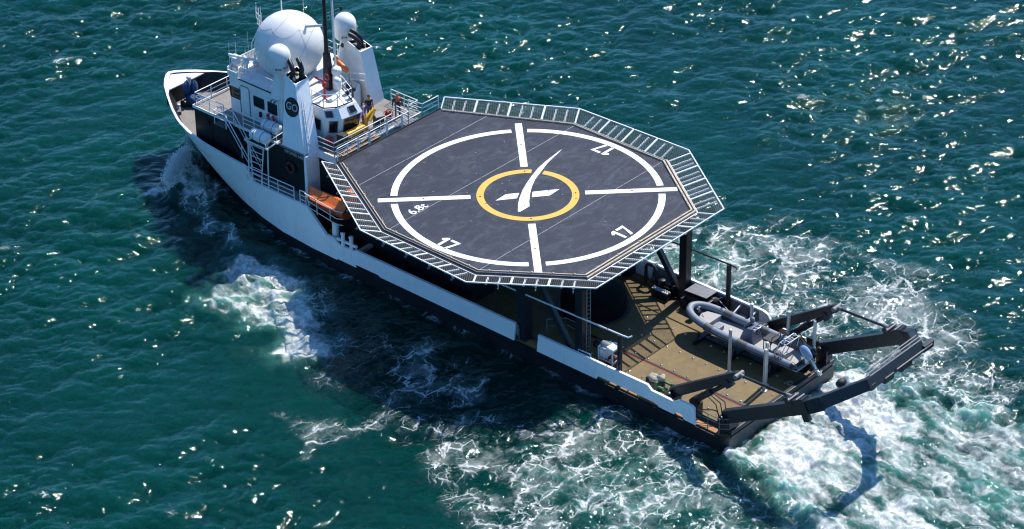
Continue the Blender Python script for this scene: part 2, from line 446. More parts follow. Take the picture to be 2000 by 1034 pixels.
# ------------------------------------------------------------------ sea
def foam_fields():
    """where the ship's passage leaves foam: outlines on the water in metres, (kind, strength, softness, outline)"""
    return [
        ('churn', 1.06, 1.50, [(-19.7, 5.4), (-20.4, -4.8), (-20.7, -6.5), (-23.5, -7.9), (-26.7, -5.4), (-27.5, 0.9), (-26.1, 6.2), (-23.3, 6.9)]),
        ('churn', 0.92, 1.00, [(-19.7, 5.4), (-20.4, -4.8), (-20.7, -6.5), (-24.7, -8.5), (-28.1, -8.8), (-33.7, -8.6), (-40.2, 1.7), (-29.6, 10.9), (-26.4, 8.5), (-23.3, 6.9)]),
        ('lace', 0.75, 1.60, [(-19.7, -6.8), (-23.2, -10.6), (-30.8, -13.3), (-34.3, -7.7), (-27.9, -6.4), (-23.1, -5.3)]),
        ('lace', 0.85, 1.60, [(-2.2, -7.6), (-3.0, -12.0), (-4.0, -15.7), (-7.2, -18.3), (-11.3, -18.4), (-16.3, -18.4), (-20.7, -17.2), (-24.3, -14.7), (-25.0, -11.4), (-20.8, -8.5), (-17.3, -7.9), (-12.6, -7.8), (-8.6, -7.6)]),
        ('churn', 0.55, 1.00, [(-2.3, -8.1), (-3.3, -11.6), (-5.6, -13.6), (-7.9, -9.5), (-5.8, -8.5), (-4.0, -7.5)]),
        ('churn', 1.00, 0.50, [(30.5, 3.8), (31.0, 2.1), (31.0, 0.6), (29.3, 1.6), (26.7, 3.2), (25.9, 4.6), (27.6, 5.0), (29.0, 4.8)]),
        ('churn', 1.00, 0.50, [(30.9, 0.8), (30.0, 4.0), (28.2, 7.2), (26.6, 7.6), (25.6, 5.6), (28.0, 2.6)]),
        ('churn', 0.72, 0.50, [(26.2, 4.9), (24.8, 4.9), (22.2, 6.3), (18.8, 7.4), (15.4, 8.1), (13.1, 8.9), (14.8, 9.1), (19.0, 8.3), (21.7, 7.4), (23.9, 6.4)]),
        ('lace', 0.95, 0.70, [(28.9, 4.7), (26.3, 3.8), (22.4, 6.0), (19.4, 7.0), (19.1, 8.1), (21.8, 7.3), (24.6, 6.1)]),
        ('churn', 1.03, 1.00, [(16.4, 13.1), (18.5, 9.8), (18.6, 7.3), (14.2, 7.8), (10.0, 9.2), (5.9, 10.5), (4.8, 13.5), (6.1, 15.8), (9.0, 17.0), (9.4, 13.5), (14.8, 14.1)]),
        ('lace', 0.45, 1.50, [(18.4, 8.0), (11.8, 7.4), (4.5, 9.3), (0.2, 11.8), (3.6, 14.7), (8.9, 13.1)]),
        ('lace', 0.75, 1.40, [(3.0, 12.7), (2.7, 9.7), (0.5, 7.4), (-2.6, 7.9), (-4.5, 10.0), (-3.7, 13.3), (-1.5, 15.5)]),
        ('churn', 0.50, 1.00, [(2.1, 10.4), (0.3, 8.1), (-1.8, 9.4), (-0.2, 11.4)]),
        ('lace', 0.82, 1.70, [(-2.6, 15.3), (-6.2, 13.3), (-9.1, 11.5), (-10.0, 6.8), (-12.2, 6.0), (-17.4, 6.5), (-21.1, 6.4), (-24.6, 7.5), (-28.7, 11.6), (-17.5, 21.4), (-11.3, 18.9), (-7.7, 18.0)]),
        ('churn', 0.42, 1.20, [(-11.4, 14.1), (-15.1, 9.5), (-19.5, 7.8), (-23.9, 8.1), (-27.9, 12.4), (-20.3, 18.9)]),
        ('lace', 0.75, 1.00, [(1.7, 20.1), (0.4, 17.2), (0.7, 15.9), (0.4, 15.3), (-3.0, 15.7), (-2.9, 18.7), (-1.1, 21.2)]),
        ('lace', 0.85, 0.80, [(-21.8, 5.8), (-24.8, 7.3), (-29.0, 10.1), (-30.4, 9.0), (-24.9, 6.5)]),
    ]

def build_sea():
    N, S = 1280, 112.0
    cx, cy = 11.0, -9.0
    rs = np.random.RandomState(11)
    k1 = np.fft.fftfreq(N, S / N) * 2 * np.pi
    kx, ky = np.meshgrid(k1, k1, indexing='ij')
    k = np.hypot(kx, ky); k[0, 0] = 1e-3
    def spectrum(k0, kmax, wind, spread, power=4.0):
        th = np.arctan2(ky, kx) - wind
        d = np.cos(th) ** 2 * (1 - spread) + spread
        a = np.exp(-(k0 / k) ** 4) * np.exp(-(k / kmax) ** 2) * k ** (-power) * d
        a[0, 0] = 0
        return np.sqrt(a)
    def field(amp):
        ph = rs.normal(size=(N, N)) + 1j * rs.normal(size=(N, N))
        return np.fft.fft2(amp * ph)
    a1 = spectrum(2 * np.pi / 5.5, 2 * np.pi / 0.19, R(158), 0.14, 3.8)
    z1 = field(a1)
    def slope_rms(z):
        gx = np.real(np.fft.ifft2(np.fft.fft2(z.real) * 1j * kx)); gy = np.real(np.fft.ifft2(np.fft.fft2(z.real) * 1j * ky))
        return math.sqrt(float((gx ** 2 + gy ** 2).mean()))
    z = z1.real; z = z * (SEA_SLOPE / slope_rms(z + 0j))
    gust = field(spectrum(2 * np.pi / 30.0, 2 * np.pi / 9.0, 0.0, 1.0, 3.4)).real; gust /= gust.std()
    z = z * np.clip(1 + 0.26 * gust, 0.45, 1.6)       # calmer and rougher patches
    Z = np.fft.fft2(z)
    dx = np.real(np.fft.ifft2(-1j * kx / k * Z)); dy = np.real(np.fft.ifft2(-1j * ky / k * Z))
    # turbulent water astern and along the sides: rounder, boiling bumps of two sizes
    zt = field(spectrum(2 * np.pi / 3.2, 2 * np.pi / 0.35, 0.0, 1.0, 3.4)).real; zt /= zt.std()
    nl = field(spectrum(2 * np.pi / 9.0, 2 * np.pi / 1.2, 0.0, 1.0, 3.6)).real; nl /= nl.std()
    core = (np.arange(N) - N / 2) * S / N
    X, Y = np.meshgrid(core + cx, core + cy, indexing='ij')
    masks = {'lace': np.zeros((N, N), np.float32), 'churn': np.zeros((N, N), np.float32)}
    Xw = (X + 0.55 * nl).astype(np.float32); Yw = (Y + 0.55 * np.roll(nl, (311, 173), (0, 1))).astype(np.float32)
    for kind, st, soft, pts in foam_fields():
        p = np.array(pts, np.float32)
        lo, hi = p.min(0) - 5, p.max(0) + 5
        i0, i1 = np.clip(np.searchsorted(core + cx, (lo[0], hi[0])), 0, N); j0, j1 = np.clip(np.searchsorted(core + cy, (lo[1], hi[1])), 0, N)
        if i1 <= i0 or j1 <= j0: continue
        x, y = Xw[i0:i1, j0:j1], Yw[i0:i1, j0:j1]
        dist = np.full(x.shape, 1e9, np.float32); ins = np.zeros(x.shape, bool)
        for a, b in zip(p, np.roll(p, -1, 0)):
            e = b - a; t = np.clip(((x - a[0]) * e[0] + (y - a[1]) * e[1]) / (e @ e), 0, 1)
            dist = np.minimum(dist, np.hypot(x - a[0] - t * e[0], y - a[1] - t * e[1]))
            c = ((a[1] > y) != (b[1] > y)) & (x < (b[0] - a[0]) * (y - a[1]) / (b[1] - a[1] + 1e-9) + a[0])
            ins ^= c
        sd_ = np.where(ins, dist, -dist)
        v = st * np.clip(0.5 + sd_ / (2 * soft), 0, 1)
        m = masks[kind][i0:i1, j0:j1]
        np.maximum(m, v, out=m)
    # thin foam line where the water meets the hull
    hb = np.interp(X, [-20.6, -20.3, 10, 16, 20, 24, 27, 29.5, 31.6], [5.2, 5.6, 5.6, 5.45, 4.9, 3.6, 2.3, 1.2, 0.1])
    d = np.abs(np.abs(Y) - hb) + 10 * ((X > 31.6) | (X < -20.6))
    masks['lace'] = np.maximum(masks['lace'], 0.95 * np.exp(-(d / 0.45) ** 2) * (0.4 + 0.6 * (nl > 0))).astype(np.float32)
    # a few small breaking crests out on the open water
    crest = np.clip((z - 2.6 * z.std()) / (1.2 * z.std()), 0, 1)
    masks['lace'] = np.maximum(masks['lace'], (0.75 * crest * (nl > 0.3)).astype(np.float32))
    ch, la = masks['churn'], masks['lace']
    calm = 1 - 0.45 * np.clip(ch + 0.3 * la, 0, 1)
    h = z * calm + (0.11 * ch + 0.04 * la) * zt
    # bow wave: water piled up against the stem, thrown out to both sides
    for sgn in (1, -1):
        for (x0, y0), (x1, y1), wd, ht in (((29.3, 2.2), (27.0, 6.2), 0.6, 1.7), ((31.2, 0.4), (26.0, 4.6), 0.75, 0.8), ((26.0, 4.6), (19.0, 7.6), 0.8, 0.25), ((19.0, 7.6), (8.0, 14.5), 1.3, 0.12), ((-20.5, 5.0), (-36, 9.5), 1.0, 0.25)):
            e = np.array([x1 - x0, sgn * (y1 - y0)]); t = np.clip(((X - x0) * e[0] + (Y - sgn * y0) * e[1]) / (e @ e), 0, 1)
            dd = np.hypot(X - x0 - t * e[0], Y - sgn * y0 - t * e[1])
            h = h + ht * (1 - 0.6 * t) * np.exp(-(dd / wd) ** 2) * (1 + 0.35 * zt)
    # one sheet: fine in the middle, ever coarser cells out to the horizon
    off = [0.0]
    while off[-1] < 6000: off.append(off[-1] * 1.28 + 0.35)
    off = np.array(off[1:])
    K = len(off)
    idx = np.concatenate([(-np.arange(1, K + 1)[::-1] * 4) % N, np.arange(N), (N + np.arange(K) * 4) % N])
    far = np.concatenate([off[::-1], np.zeros(N), off])
    ax = np.concatenate([core[0] - off[::-1], core, core[-1] + off])
    fade = np.exp(-np.maximum(far[:, None], far[None, :]) / 60.0)
    inside = (far[:, None] == 0) & (far[None, :] == 0)
    take = np.ix_(idx, idx)
    XX, YY = np.meshgrid(ax + cx, ax + cy, indexing='ij')
    HH = h[take] * fade
    CH = SEA_CHOP * calm
    XX = XX + np.where(inside, (CH * dx)[take], 0); YY = YY + np.where(inside, (CH * dy)[take], 0)
    n = len(ax)
    co = np.stack([XX, YY, HH - 0.36], -1).reshape(-1, 3).astype(np.float32)
    ii = np.arange(n * n).reshape(n, n)
    q = np.stack([ii[:-1, :-1], ii[1:, :-1], ii[1:, 1:], ii[:-1, 1:]], -1).reshape(-1, 4).astype(np.int32)
    me = bpy.data.meshes.new('sea')
    me.vertices.add(len(co)); me.vertices.foreach_set('co', co.ravel())
    me.loops.add(q.size); me.loops.foreach_set('vertex_index', q.ravel())
    me.polygons.add(len(q)); me.polygons.foreach_set('loop_start', np.arange(0, q.size, 4, dtype=np.int32))
    me.polygons.foreach_set('use_smooth', np.ones(len(q), bool))
    for nm in ('lace', 'churn'):
        at = me.attributes.new(nm, 'FLOAT', 'POINT')
        at.data.foreach_set('value', np.where(inside, masks[nm][take], 0).astype(np.float32).ravel())
    me.update(calc_edges=True)
    o = bpy.data.objects.new('sea', me); COL.objects.link(o)
    me.materials.append(sea_material())
    return tag(o, kind='structure')

def sea_material():
    m, t, p = new_mat('sea_water')
    N, L = t.nodes, t.links
    tc = N.new('ShaderNodeTexCoord')
    pos = tc.outputs['Object']
    def attr(n):
        a = N.new('ShaderNodeAttribute'); a.attribute_name = n
        return a.outputs['Fac']
    def math_(op, a, b=None, c=None, clamp=False):
        x = N.new('ShaderNodeMath'); x.operation = op; x.use_clamp = clamp
        for i, v in enumerate((a, b, c)):
            if v is None: continue
            if isinstance(v, (int, float)): x.inputs[i].default_value = v
            else: L.new(v, x.inputs[i])
        return x.outputs[0]
    def noise(vec, scale, detail=6, rough=0.6, dist=0.0, out='Fac'):
        n = N.new('ShaderNodeTexNoise'); n.inputs['Scale'].default_value = scale; n.inputs['Detail'].default_value = detail
        n.inputs['Roughness'].default_value = rough; n.inputs['Distortion'].default_value = dist
        L.new(vec, n.inputs['Vector'])
        return n.outputs[out]
    def sstep(v, a, b):
        x = N.new('ShaderNodeMapRange'); x.interpolation_type = 'SMOOTHSTEP'
        L.new(v, x.inputs['Value'])
        for nm, val in (('From Min', a), ('From Max', b)):
            if isinstance(val, (int, float)): x.inputs[nm].default_value = val
            else: L.new(val, x.inputs[nm])
        return x.outputs[0]
    def warp(vec, scale, amt):
        n = noise(vec, scale, 4, 0.6, 0, 'Color')
        s = N.new('ShaderNodeVectorMath'); s.operation = 'SUBTRACT'; L.new(n, s.inputs[0]); s.inputs[1].default_value = (0.5, 0.5, 0.5)
        k = N.new('ShaderNodeVectorMath'); k.operation = 'SCALE'; L.new(s.outputs[0], k.inputs[0]); k.inputs['Scale'].default_value = amt
        a = N.new('ShaderNodeVectorMath'); a.operation = 'ADD'; L.new(vec, a.inputs[0]); L.new(k.outputs[0], a.inputs[1])
        return a.outputs[0]
    lace, churn = attr('lace'), attr('churn')
    w1 = warp(pos, 0.42, 1.7)
    w2 = warp(w1, 1.3, 0.24)
    # lace: drawn-out filaments round irregular cells, two sizes
    def cells(vec, scale):
        v = N.new('ShaderNodeTexVoronoi'); v.feature = 'DISTANCE_TO_EDGE'; v.inputs['Scale'].default_value = scale
        L.new(vec, v.inputs['Vector'])
        return v.outputs['Distance']
    patch = noise(w1, 0.33, 5, 0.6)
    patch2 = noise(pos, 0.9, 6, 0.65)
    patch3 = noise(w1, 0.55, 6, 0.68)
    grain = noise(w2, 6.5, 5, 0.7)
    dens = math_('MULTIPLY', lace, sstep(patch, 0.33, 0.62))
    st = N.new('ShaderNodeMapping'); st.inputs['Rotation'].default_value = (0, 0, R(8)); st.inputs['Scale'].default_value = (1.0, 0.66, 1.0)
    L.new(w2, st.inputs['Vector'])
    def web(scale, width, keep, lo, hi):
        e = math_('SUBTRACT', 1.0, sstep(cells(st.outputs[0], scale), 0.0, math_('MULTIPLY_ADD', dens, width, 0.001)))
        return math_('MULTIPLY', e, sstep(keep, lo, hi))
    wb = math_('MAXIMUM', web(0.50, 0.115, patch2, 0.36, 0.60), math_('MAXIMUM', web(1.05, 0.14, patch3, 0.42, 0.62), web(2.3, 0.16, patch2, 0.52, 0.68)))
    rn = noise(w2, 0.9, 9, 0.66)
    ridge = math_('SUBTRACT', 1.0, math_('ABSOLUTE', math_('MULTIPLY_ADD', rn, 2.0, -1.0)))
    rid = sstep(ridge, math_('MULTIPLY_ADD', dens, -0.085, 0.99), 1.0)
    wb = math_('MAXIMUM', wb, math_('MULTIPLY', rid, 0.22))
    wb = math_('MULTIPLY', wb, sstep(dens, 0.02, 0.40))
    wb = math_('MULTIPLY', wb, math_('MULTIPLY_ADD', sstep(grain, 0.34, 0.56), 0.62, 0.38))
    clot = sstep(noise(w2, 1.0, 10, 0.72), math_('MULTIPLY_ADD', dens, -0.20, 0.80), math_('MULTIPLY_ADD', dens, -0.20, 0.98))
    veil = math_('MULTIPLY', math_('MULTIPLY', sstep(noise(st.outputs[0], 0.75, 9, 0.7), 0.40, 0.70), sstep(dens, 0.05, 0.7)), 0.26)     # thin milky film between the threads
    fl = math_('MAXIMUM', math_('MAXIMUM', math_('MULTIPLY', wb, 0.92), veil), math_('MULTIPLY', clot, sstep(dens, 0.1, 0.6)))
    # churned white water: broken masses with green gaps, drawn out along the wake
    mp = N.new('ShaderNodeMapping'); mp.inputs['Rotation'].default_value = (0, 0, R(8)); mp.inputs['Scale'].default_value = (0.36, 1.0, 1.0)
    L.new(w1, mp.inputs['Vector'])
    cn = noise(mp.outputs[0], 0.50, 11, 0.64, 1.1)
    th = math_('MULTIPLY_ADD', churn, -0.57, 1.0)
    fc = sstep(cn, math_('SUBTRACT', th, 0.08), math_('ADD', th, 0.16))
    fine = noise(w2, 3.4, 8, 0.7)
    fc = math_('MULTIPLY', fc, math_('MULTIPLY_ADD', sstep(fine, 0.34, 0.62), 0.62, 0.38))
    foam = math_('MAXIMUM', fl, fc, None, True)
    # body colour: deep to lighter teal by noise, paler green where air is beaten in
    r = N.new('ShaderNodeValToRGB')
    r.color_ramp.elements[0].position = 0.30; r.color_ramp.elements[0].color = (*SEA_DEEP, 1)
    r.color_ramp.elements[1].position = 0.72; r.color_ramp.elements[1].color = (*SEA_PALE, 1)
    L.new(noise(pos, 0.045, 3, 0.5), r.inputs['Fac'])
    mx = N.new('ShaderNodeMixRGB'); mx.inputs['Color2'].default_value = (*SEA_AER, 1)
    aer = math_('ADD', math_('MULTIPLY', churn, 0.80), math_('MULTIPLY', dens, 0.20), None, True)
    L.new(math_('MULTIPLY', aer, sstep(patch, 0.25, 0.65)), mx.inputs['Fac']); L.new(r.outputs['Color'], mx.inputs['Color1'])
    L.new(mx.outputs['Color'], p.inputs['Base Color'])
    p.inputs['Subsurface Weight'].default_value = 1.0      # light spreads metres through the water, so shadows on it blur
    p.inputs['Subsurface Radius'].default_value = (1.0, 1.0, 1.0)
    p.inputs['Subsurface Scale'].default_value = SEA_SCATTER
    p.inputs['Roughness'].default_value = SEA_ROUGH
    p.inputs['IOR'].default_value = 1.333; p.inputs['Specular IOR Level'].default_value = 0.35; p.inputs['Specular Tint'].default_value = (0.74, 0.97, 0.94, 1)
    bn = N.new('ShaderNodeBump'); bn.inputs['Strength'].default_value = 0.72; bn.inputs['Distance'].default_value = 0.034
    L.new(math_('ADD', noise(pos, 4.5, 3, 0.55), math_('MULTIPLY', noise(pos, 10.0, 2, 0.5), 0.30)), bn.inputs['Height'])
    L.new(bn.outputs[0], p.inputs['Normal'])
    fd = N.new('ShaderNodeBsdfPrincipled')
    fd.inputs['Base Color'].default_value = (0.72, 0.73, 0.71, 1); fd.inputs['Roughness'].default_value = 0.75
    b2 = N.new('ShaderNodeBump'); b2.inputs['Strength'].default_value = 0.9; b2.inputs['Distance'].default_value = 0.10
    L.new(math_('ADD', math_('MULTIPLY', cn, 1.2), math_('MULTIPLY', fine, 0.5)), b2.inputs['Height'])
    L.new(b2.outputs[0], fd.inputs['Normal'])
    ms = N.new('ShaderNodeMixShader')
    L.new(foam, ms.inputs[0]); L.new(p.outputs[0], ms.inputs[1]); L.new(fd.outputs[0], ms.inputs[2])
    L.new(ms.outputs[0], N['Material Output'].inputs['Surface'])
    return m

SEA_SLOPE, SEA_CHOP, SEA_ROUGH = 0.235, 0.8, 0.05
SEA_SCATTER = 6.0
SEA_DEEP, SEA_PALE, SEA_AER = (0.0004, 0.022, 0.017), (0.0006, 0.038, 0.029), (0.05, 0.18, 0.15)
build_sea()

def bow_spray():
    """white water thrown up and out by the port bow: a cloud of droplets and clots"""
    rs = random.Random(5)
    mb = MB()
    base = [(0, 0, 1), (.94, 0, -.33), (-.47, .82, -.33), (-.47, -.82, -.33)]
    octa = [(1, 0, 0), (-1, 0, 0), (0, 1, 0), (0, -1, 0), (0, 0, 1), (0, 0, -1)]
    fo = [(0, 2, 4), (2, 1, 4), (1, 3, 4), (3, 0, 4), (2, 0, 5), (1, 2, 5), (3, 1, 5), (0, 3, 5)]
    line = [Vector(v) for v in ((28.3, 3.3, 2.1), (27.8, 4.4, 2.35), (27.5, 5.4, 2.3), (27.1, 6.5, 1.6))]
    def crest(u):
        k = min(2, int(u * 3)); return line[k].lerp(line[k + 1], u * 3 - k)
    for i in range(6000):
        u = rs.random() ** .9
        c = crest(u); t = 1 - abs(rs.gauss(0, .38))          # 1 at the crest, falling to the water
        if t < -.1: continue
        t = min(1.05, t)
        f = Vector((28.2 - .9 * u, 3.5 + 2.9 * u, .1))
        p = f.lerp(c, max(0, t)) + Vector((rs.gauss(0, .18), rs.gauss(0, .18), rs.gauss(0, .10)))
        r_ = rs.uniform(.015, .065) * (1.25 - .55 * max(0, t))
        a = rs.random() * 6.28
        ca, sa = math.cos(a), math.sin(a)
        sx, sy, sz = r_ * rs.uniform(.7, 1.6), r_ * rs.uniform(.7, 1.6), r_ * rs.uniform(.6, 1.1)
        mb.add([(p.x + sx * x * ca - sy * y * sa, p.y + sx * x * sa + sy * y * ca, p.z + sz * z) for x, y, z in octa], fo, 0, True)
    m, t_, pr = new_mat('spray_white')
    pr.inputs['Base Color'].default_value = (.82, .84, .84, 1); pr.inputs['Roughness'].default_value = .6
    o = mb.build('bow_spray', m, fix=False)
    return tag(o, kind='stuff')
bow_spray()

# ------------------------------------------------------------------ ship: hull and decks
ship = tag(empty('support_ship', (0, 0, 0)), 'white and black offshore support ship with a big octagonal helideck and domes', 'ship')
ZP = 7.3          # helideck
ZD = 0.75         # open main deck aft
ZS = 3.42         # fore deck and side walkways
ZB = 6.5          # boat deck on top of the deckhouse

TOPB = [(10, 5.6), (20, 5.6), (22, 5.57), (24.5, 5.38), (26.3, 5.02), (28, 4.42), (29.6, 3.5), (31.3, 2.35), (32.45, 1.5), (33.1, 0.85), (33.5, 0.35), (33.62, 0.0)]
WLB = [(10, 5.6), (14, 5.55), (17, 5.3), (19.5, 4.75), (22, 3.95), (24.5, 3.0), (27, 2.0), (29.2, 1.1), (30.8, 0.35), (31.4, 0.0)]
TOPZ = [(10.0, 1.68), (11.65, 1.66), (11.68, 1.66), (12.0, 1.96), (12.85, 1.96), (14.45, 3.45), (19.68, 3.36), (20.28, 4.36), (33.7, 4.66)]
def hull_pt(s, z):
    """s 0..1 from x = 10 to the stem, at height z: point on the port shell"""
    f = max(0.0, min(1.15, z / 4.66))
    if z < 0: f = 0.35 * z / 4.66
    xs = 31.4 + (33.62 - 31.4) * f
    x = 10 + (xs - 10) * s
    bt = interp(10 + (33.62 - 10) * s, TOPB); bw = interp(10 + (31.4 - 10) * s, WLB)
    fb = max(0.0, f) ** 0.85 if f > 0 else f
    return x, max(0.0, bw + (bt - bw) * fb)

def hull_part():
    mb = MB()
    ss = sorted(set([i / 40 for i in range(41)] + [(x - 10) / 23.62 for x in (11.66, 12.0, 12.85, 14.45, 19.68, 20.28)] + [0.965, 0.985, 0.995]))
    for sg in (1, -1):
        rows_b, rows_w, rows_i, cap = [], [], [], []
        for s in ss:
            x0 = 10 + 23.62 * s
            zt = interp(x0, TOPZ)
            zp = 0.42 + (0.10 if x0 < 12 else 0)
            lv = [-1.3, -0.6, -0.2, 0.1, zp]
            rows_b.append([(hull_pt(s, z)[0], sg * hull_pt(s, z)[1], z) for z in lv])
            lw = [zp + (zt - zp) * t for t in (0, .12, .25, .4, .55, .7, .85, 1.0)]
            rows_w.append([(hull_pt(s, z)[0], sg * hull_pt(s, z)[1], z) for z in lw])
            if s < 0.999:
                lo = ZS - 0.3 if x0 > 14.45 else ZD
                li = [zt, (zt + lo) / 2, lo]
                def inn(z):
                    x, y = hull_pt(s, z)
                    k = 0.12 if s < 0.9 else 0.12 + 0.10 * (s - 0.9) / 0.1
                    return (x - (0.18 if s > 0.9 else 0), sg * max(0.0, y - k), z)
                rows_i.append([inn(z) for z in li])
                x, y = hull_pt(s, zt)
                cap.append([(x, sg * (y + 0.03), zt + 0.05), (inn(zt)[0], inn(zt)[1] - sg * 0.03 if abs(inn(zt)[1]) > .05 else 0, zt + 0.05)])
        mb.grid(rows_b, 0); mb.grid(rows_w, 1); mb.grid(rows_i, 2)
        cap.append([(33.66, 0, 4.71), (33.3, 0, 4.71)])
        mb.grid(cap, 1, False)
        rows = [[(a[0][0], a[0][1], a[0][2] - 0.06), a[0]] for a in cap]
        mb.grid(rows, 1, False)
        # straight after body
        for (xa, xb) in ((-19.9, 10.0),):
            mb.add([(xa, sg * 5.6, -1.3), (xb, sg * 5.6, -1.3), (xb, sg * 5.6, 0.70), (xa, sg * 5.6, 0.70)], [(0, 1, 2, 3)], 0)
        mb.add([(-19.9, sg * 5.6, -1.3), (-19.9, sg * 5.6, 0.70), (-20.35, sg * 5.25, 0.70), (-20.35, sg * 5.25, -1.3)], [(0, 1, 2, 3)], 0)
        # rubbing strake and weld line
        mb.box((-5, sg * 5.63, 0.60), (29.5, 0.10, 0.16), m=0)
    o = mb.build('hull', ['black', 'hullwhite', 'navy'], ship)
    tr = MB()
    tr.add([(-20.35, -5.25, -1.3), (-20.35, 5.25, -1.3), (-20.35, 5.25, 0.70), (-20.35, -5.25, 0.70)], [(0, 1, 2, 3)], 0)
    tr.box((-20.40, 0, 0.62), (0.10, 10.4, 0.12))
    tr.build('transom', 'transom', o)
    return o
hull = hull_part()

# decks
def outline(z, x0, inset=0.1):
    pts = []
    for i in range(41):
        s = i / 40; x, y = hull_pt(s, z)
        if x >= x0: pts.append((x - (0.12 if s > 0.93 else 0), max(0, y - inset)))
    return pts
pl = outline(ZS, 14.4)
mb = MB(); mb.prism([(14.4, 5.5)] + pl + [(a, -b) for a, b in pl[::-1][1:]] + [(14.4, -5.5)], ZS - 0.25, ZS)
mb.build('fore_deck', 'foredeck', ship)
mb = MB(); mb.prism([(12.5, 5.5), (-19.9, 5.5), (-20.3, 5.2), (-20.3, -5.2), (-19.9, -5.5), (12.5, -5.5)], ZD - 0.2, ZD)
aft = mb.build('aft_deck', 'aftdeck', ship)
mb = MB()
for sg in (1, -1):
    mb.span((-19.6, sg * 5.46, ZD), (-2.0, sg * 4.95, ZD + 0.006))
mb.build('deck_edge_strip', 'brownstain', aft, split=True)
mb = MB()
for y in (2.15,):
    mb.span((-20.2, y - 0.07, ZD + 0.004), (-5.5, y + 0.07, ZD + 0.035), m=0)
    mb.span((-20.2, y + 0.09, ZD + 0.004), (-5.5, y + 0.13, ZD + 0.012), m=1)
mb.build('deck_channel', ['navy', 'red'], aft)
mb = MB()
for i in range(12):
    for j in range(5):
        x = -8.4 - i * 1.02; y = -3.6 + j * 1.83
        mb.lathe((x, y, ZD), [(0.07, 0), (0.07, 0.045), (0.03, 0.06)], 8)
mb.build('lashing_socket', 'chrome', aft, split=True)
mb = MB()
mb.path([(-2.5 - i * .55, 4.75 + .12 * math.sin(i * .9) + .05 * math.sin(i * 2.3), ZD + .05) for i in range(26)], .045, 6)
mb.build('deck_hose', 'rubber', aft)
mb = MB()
mb.path([(-16.8 - i * .22, 3.9 + .25 * math.sin(i * .8), ZD + .03) for i in range(13)], .025, 5); mb.build('deck_cable', 'rubber', aft)
# bow plate closing the bulwark at the stem; the dark wall below stands in for its shadow
xp = 31.75
bp = [(x, y) for x, y in outline(4.5, xp, 0.02)]
yb = bp[0][1]
mb = MB(); mb.prism([(xp, yb)] + bp + [(a, -b) for a, b in bp[::-1][1:]] + [(xp, -yb)], 4.52, 4.60)
mb.build('bow_plate', 'white', ship)
mb = MB(); mb.span((xp + 0.02, -yb + .02, ZS), (xp + 0.10, yb - .02, 4.50)); mb.build('bow_shade_wall', 'navy', ship)  # dark sheet painting in the black shadow under the plate

# bulwarks along the main deck (white outside, grey inside, with stays)
mb_side = {}
AFTTOP = [(-5.72, 1.88), (-14.38, 1.98), (-14.72, 1.70), (-16.45, 1.67), (-16.78, 1.93), (-17.75, 1.95), (-17.98, 1.80), (-18.1, 0.72)]
for sg in (1, -1):
    mb = MB()
    y0, y1 = sg * 5.52, sg * 5.63
    mb.prism([(10.02, 1.84), (-3.85, 1.97), (-3.72, 0.68), (7.75, 0.60), (7.95, 0.78), (10.02, 0.76)], y0, y1, 0, 'XZ')
    if sg > 0:
        mb.prism([(-5.72, 1.88), (-10.3, 1.93), (-10.3, 0.70), (-5.60, 0.68)], y0, y1, 0, 'XZ')
        mb.prism([(-10.3, 1.93)] + AFTTOP[1:] + [(-17.2, 0.74), (-17.05, 1.02), (-16.6, 1.02), (-16.45, 0.78), (-15.3, 0.80), (-15.1, 0.97), (-10.55, 0.97), (-10.4, 0.70), (-10.3, 0.70)], y0, y1, 0, 'XZ')
        capl = [(10.02, 1.84), (-3.85, 1.97)], AFTTOP[:7]
    else:
        mb.prism([(-3.85, 1.97), (-3.72, 0.68), (-5.3, 0.68), (-5.3, 1.9)], y0, y1, 0, 'XZ')
        mb.prism([(-5.3, 1.9), (-14.6, 1.98), (-15.0, 1.85), (-15.2, 1.55), (-15.25, 0.70), (-5.3, 0.68)], y0, y1, 0, 'XZ')
        mb.prism([(-15.6, 0.70), (-15.6, 1.2), (-15.8, 1.35), (-17.9, 1.35), (-18.0, 0.70)], y0, y1, 0, 'XZ')
        capl = [(10.02, 1.84), (-3.85, 1.97)], [(-3.85, 1.97), (-14.6, 1.98), (-15.0, 1.85), (-15.22, 1.5)]
    for line in capl:
        for a, b in zip(line[:-1], line[1:]):
            mb.bar((a[0], sg * 5.575, a[1] + 0.02), (b[0], sg * 5.575, b[1] + 0.02), 0.17, 0.05, 0)
    # inner lining and stays
    ins = sg * 5.505
    for a, b in ((-4.0, 9.8), (-14.3, -5.9)):
        mb.span((a, ins, ZD + 0.32), (b, ins - sg * 0.012, 1.86), m=1)
        n = int((b - a) / 0.75)
        for i in range(n + 1):
            x = a + (b - a) * i / n
            mb.add([(x - .02, ins, ZD), (x - .02, ins - sg * .32, ZD), (x - .02, ins, 1.84), (x + .02, ins, ZD), (x + .02, ins - sg * .32, ZD), (x + .02, ins, 1.84)],
                   [(0, 1, 2), (3, 5, 4), (0, 3, 4, 1), (1, 4, 5, 2)], 1)
    if sg < 0:
        for i in range(4):     # two pale box stays inside the starboard bulwark
            pass
        for x in (-12.95, -14.15):
            mb.bar((x, -5.45, 1.80), (x, -4.65, 1.50), 0.09, 0.09, 2); mb.bar((x, -4.65, 1.5), (x, -4.65, ZD), 0.07, 0.07, 2)
            mb.bar((x, -5.4, 0.95), (x, -4.65, 0.85), 0.09, 0.09, 2)
    mb.build('bulwark', ['hullwhite', 'greysteel', 'rail'], ship)

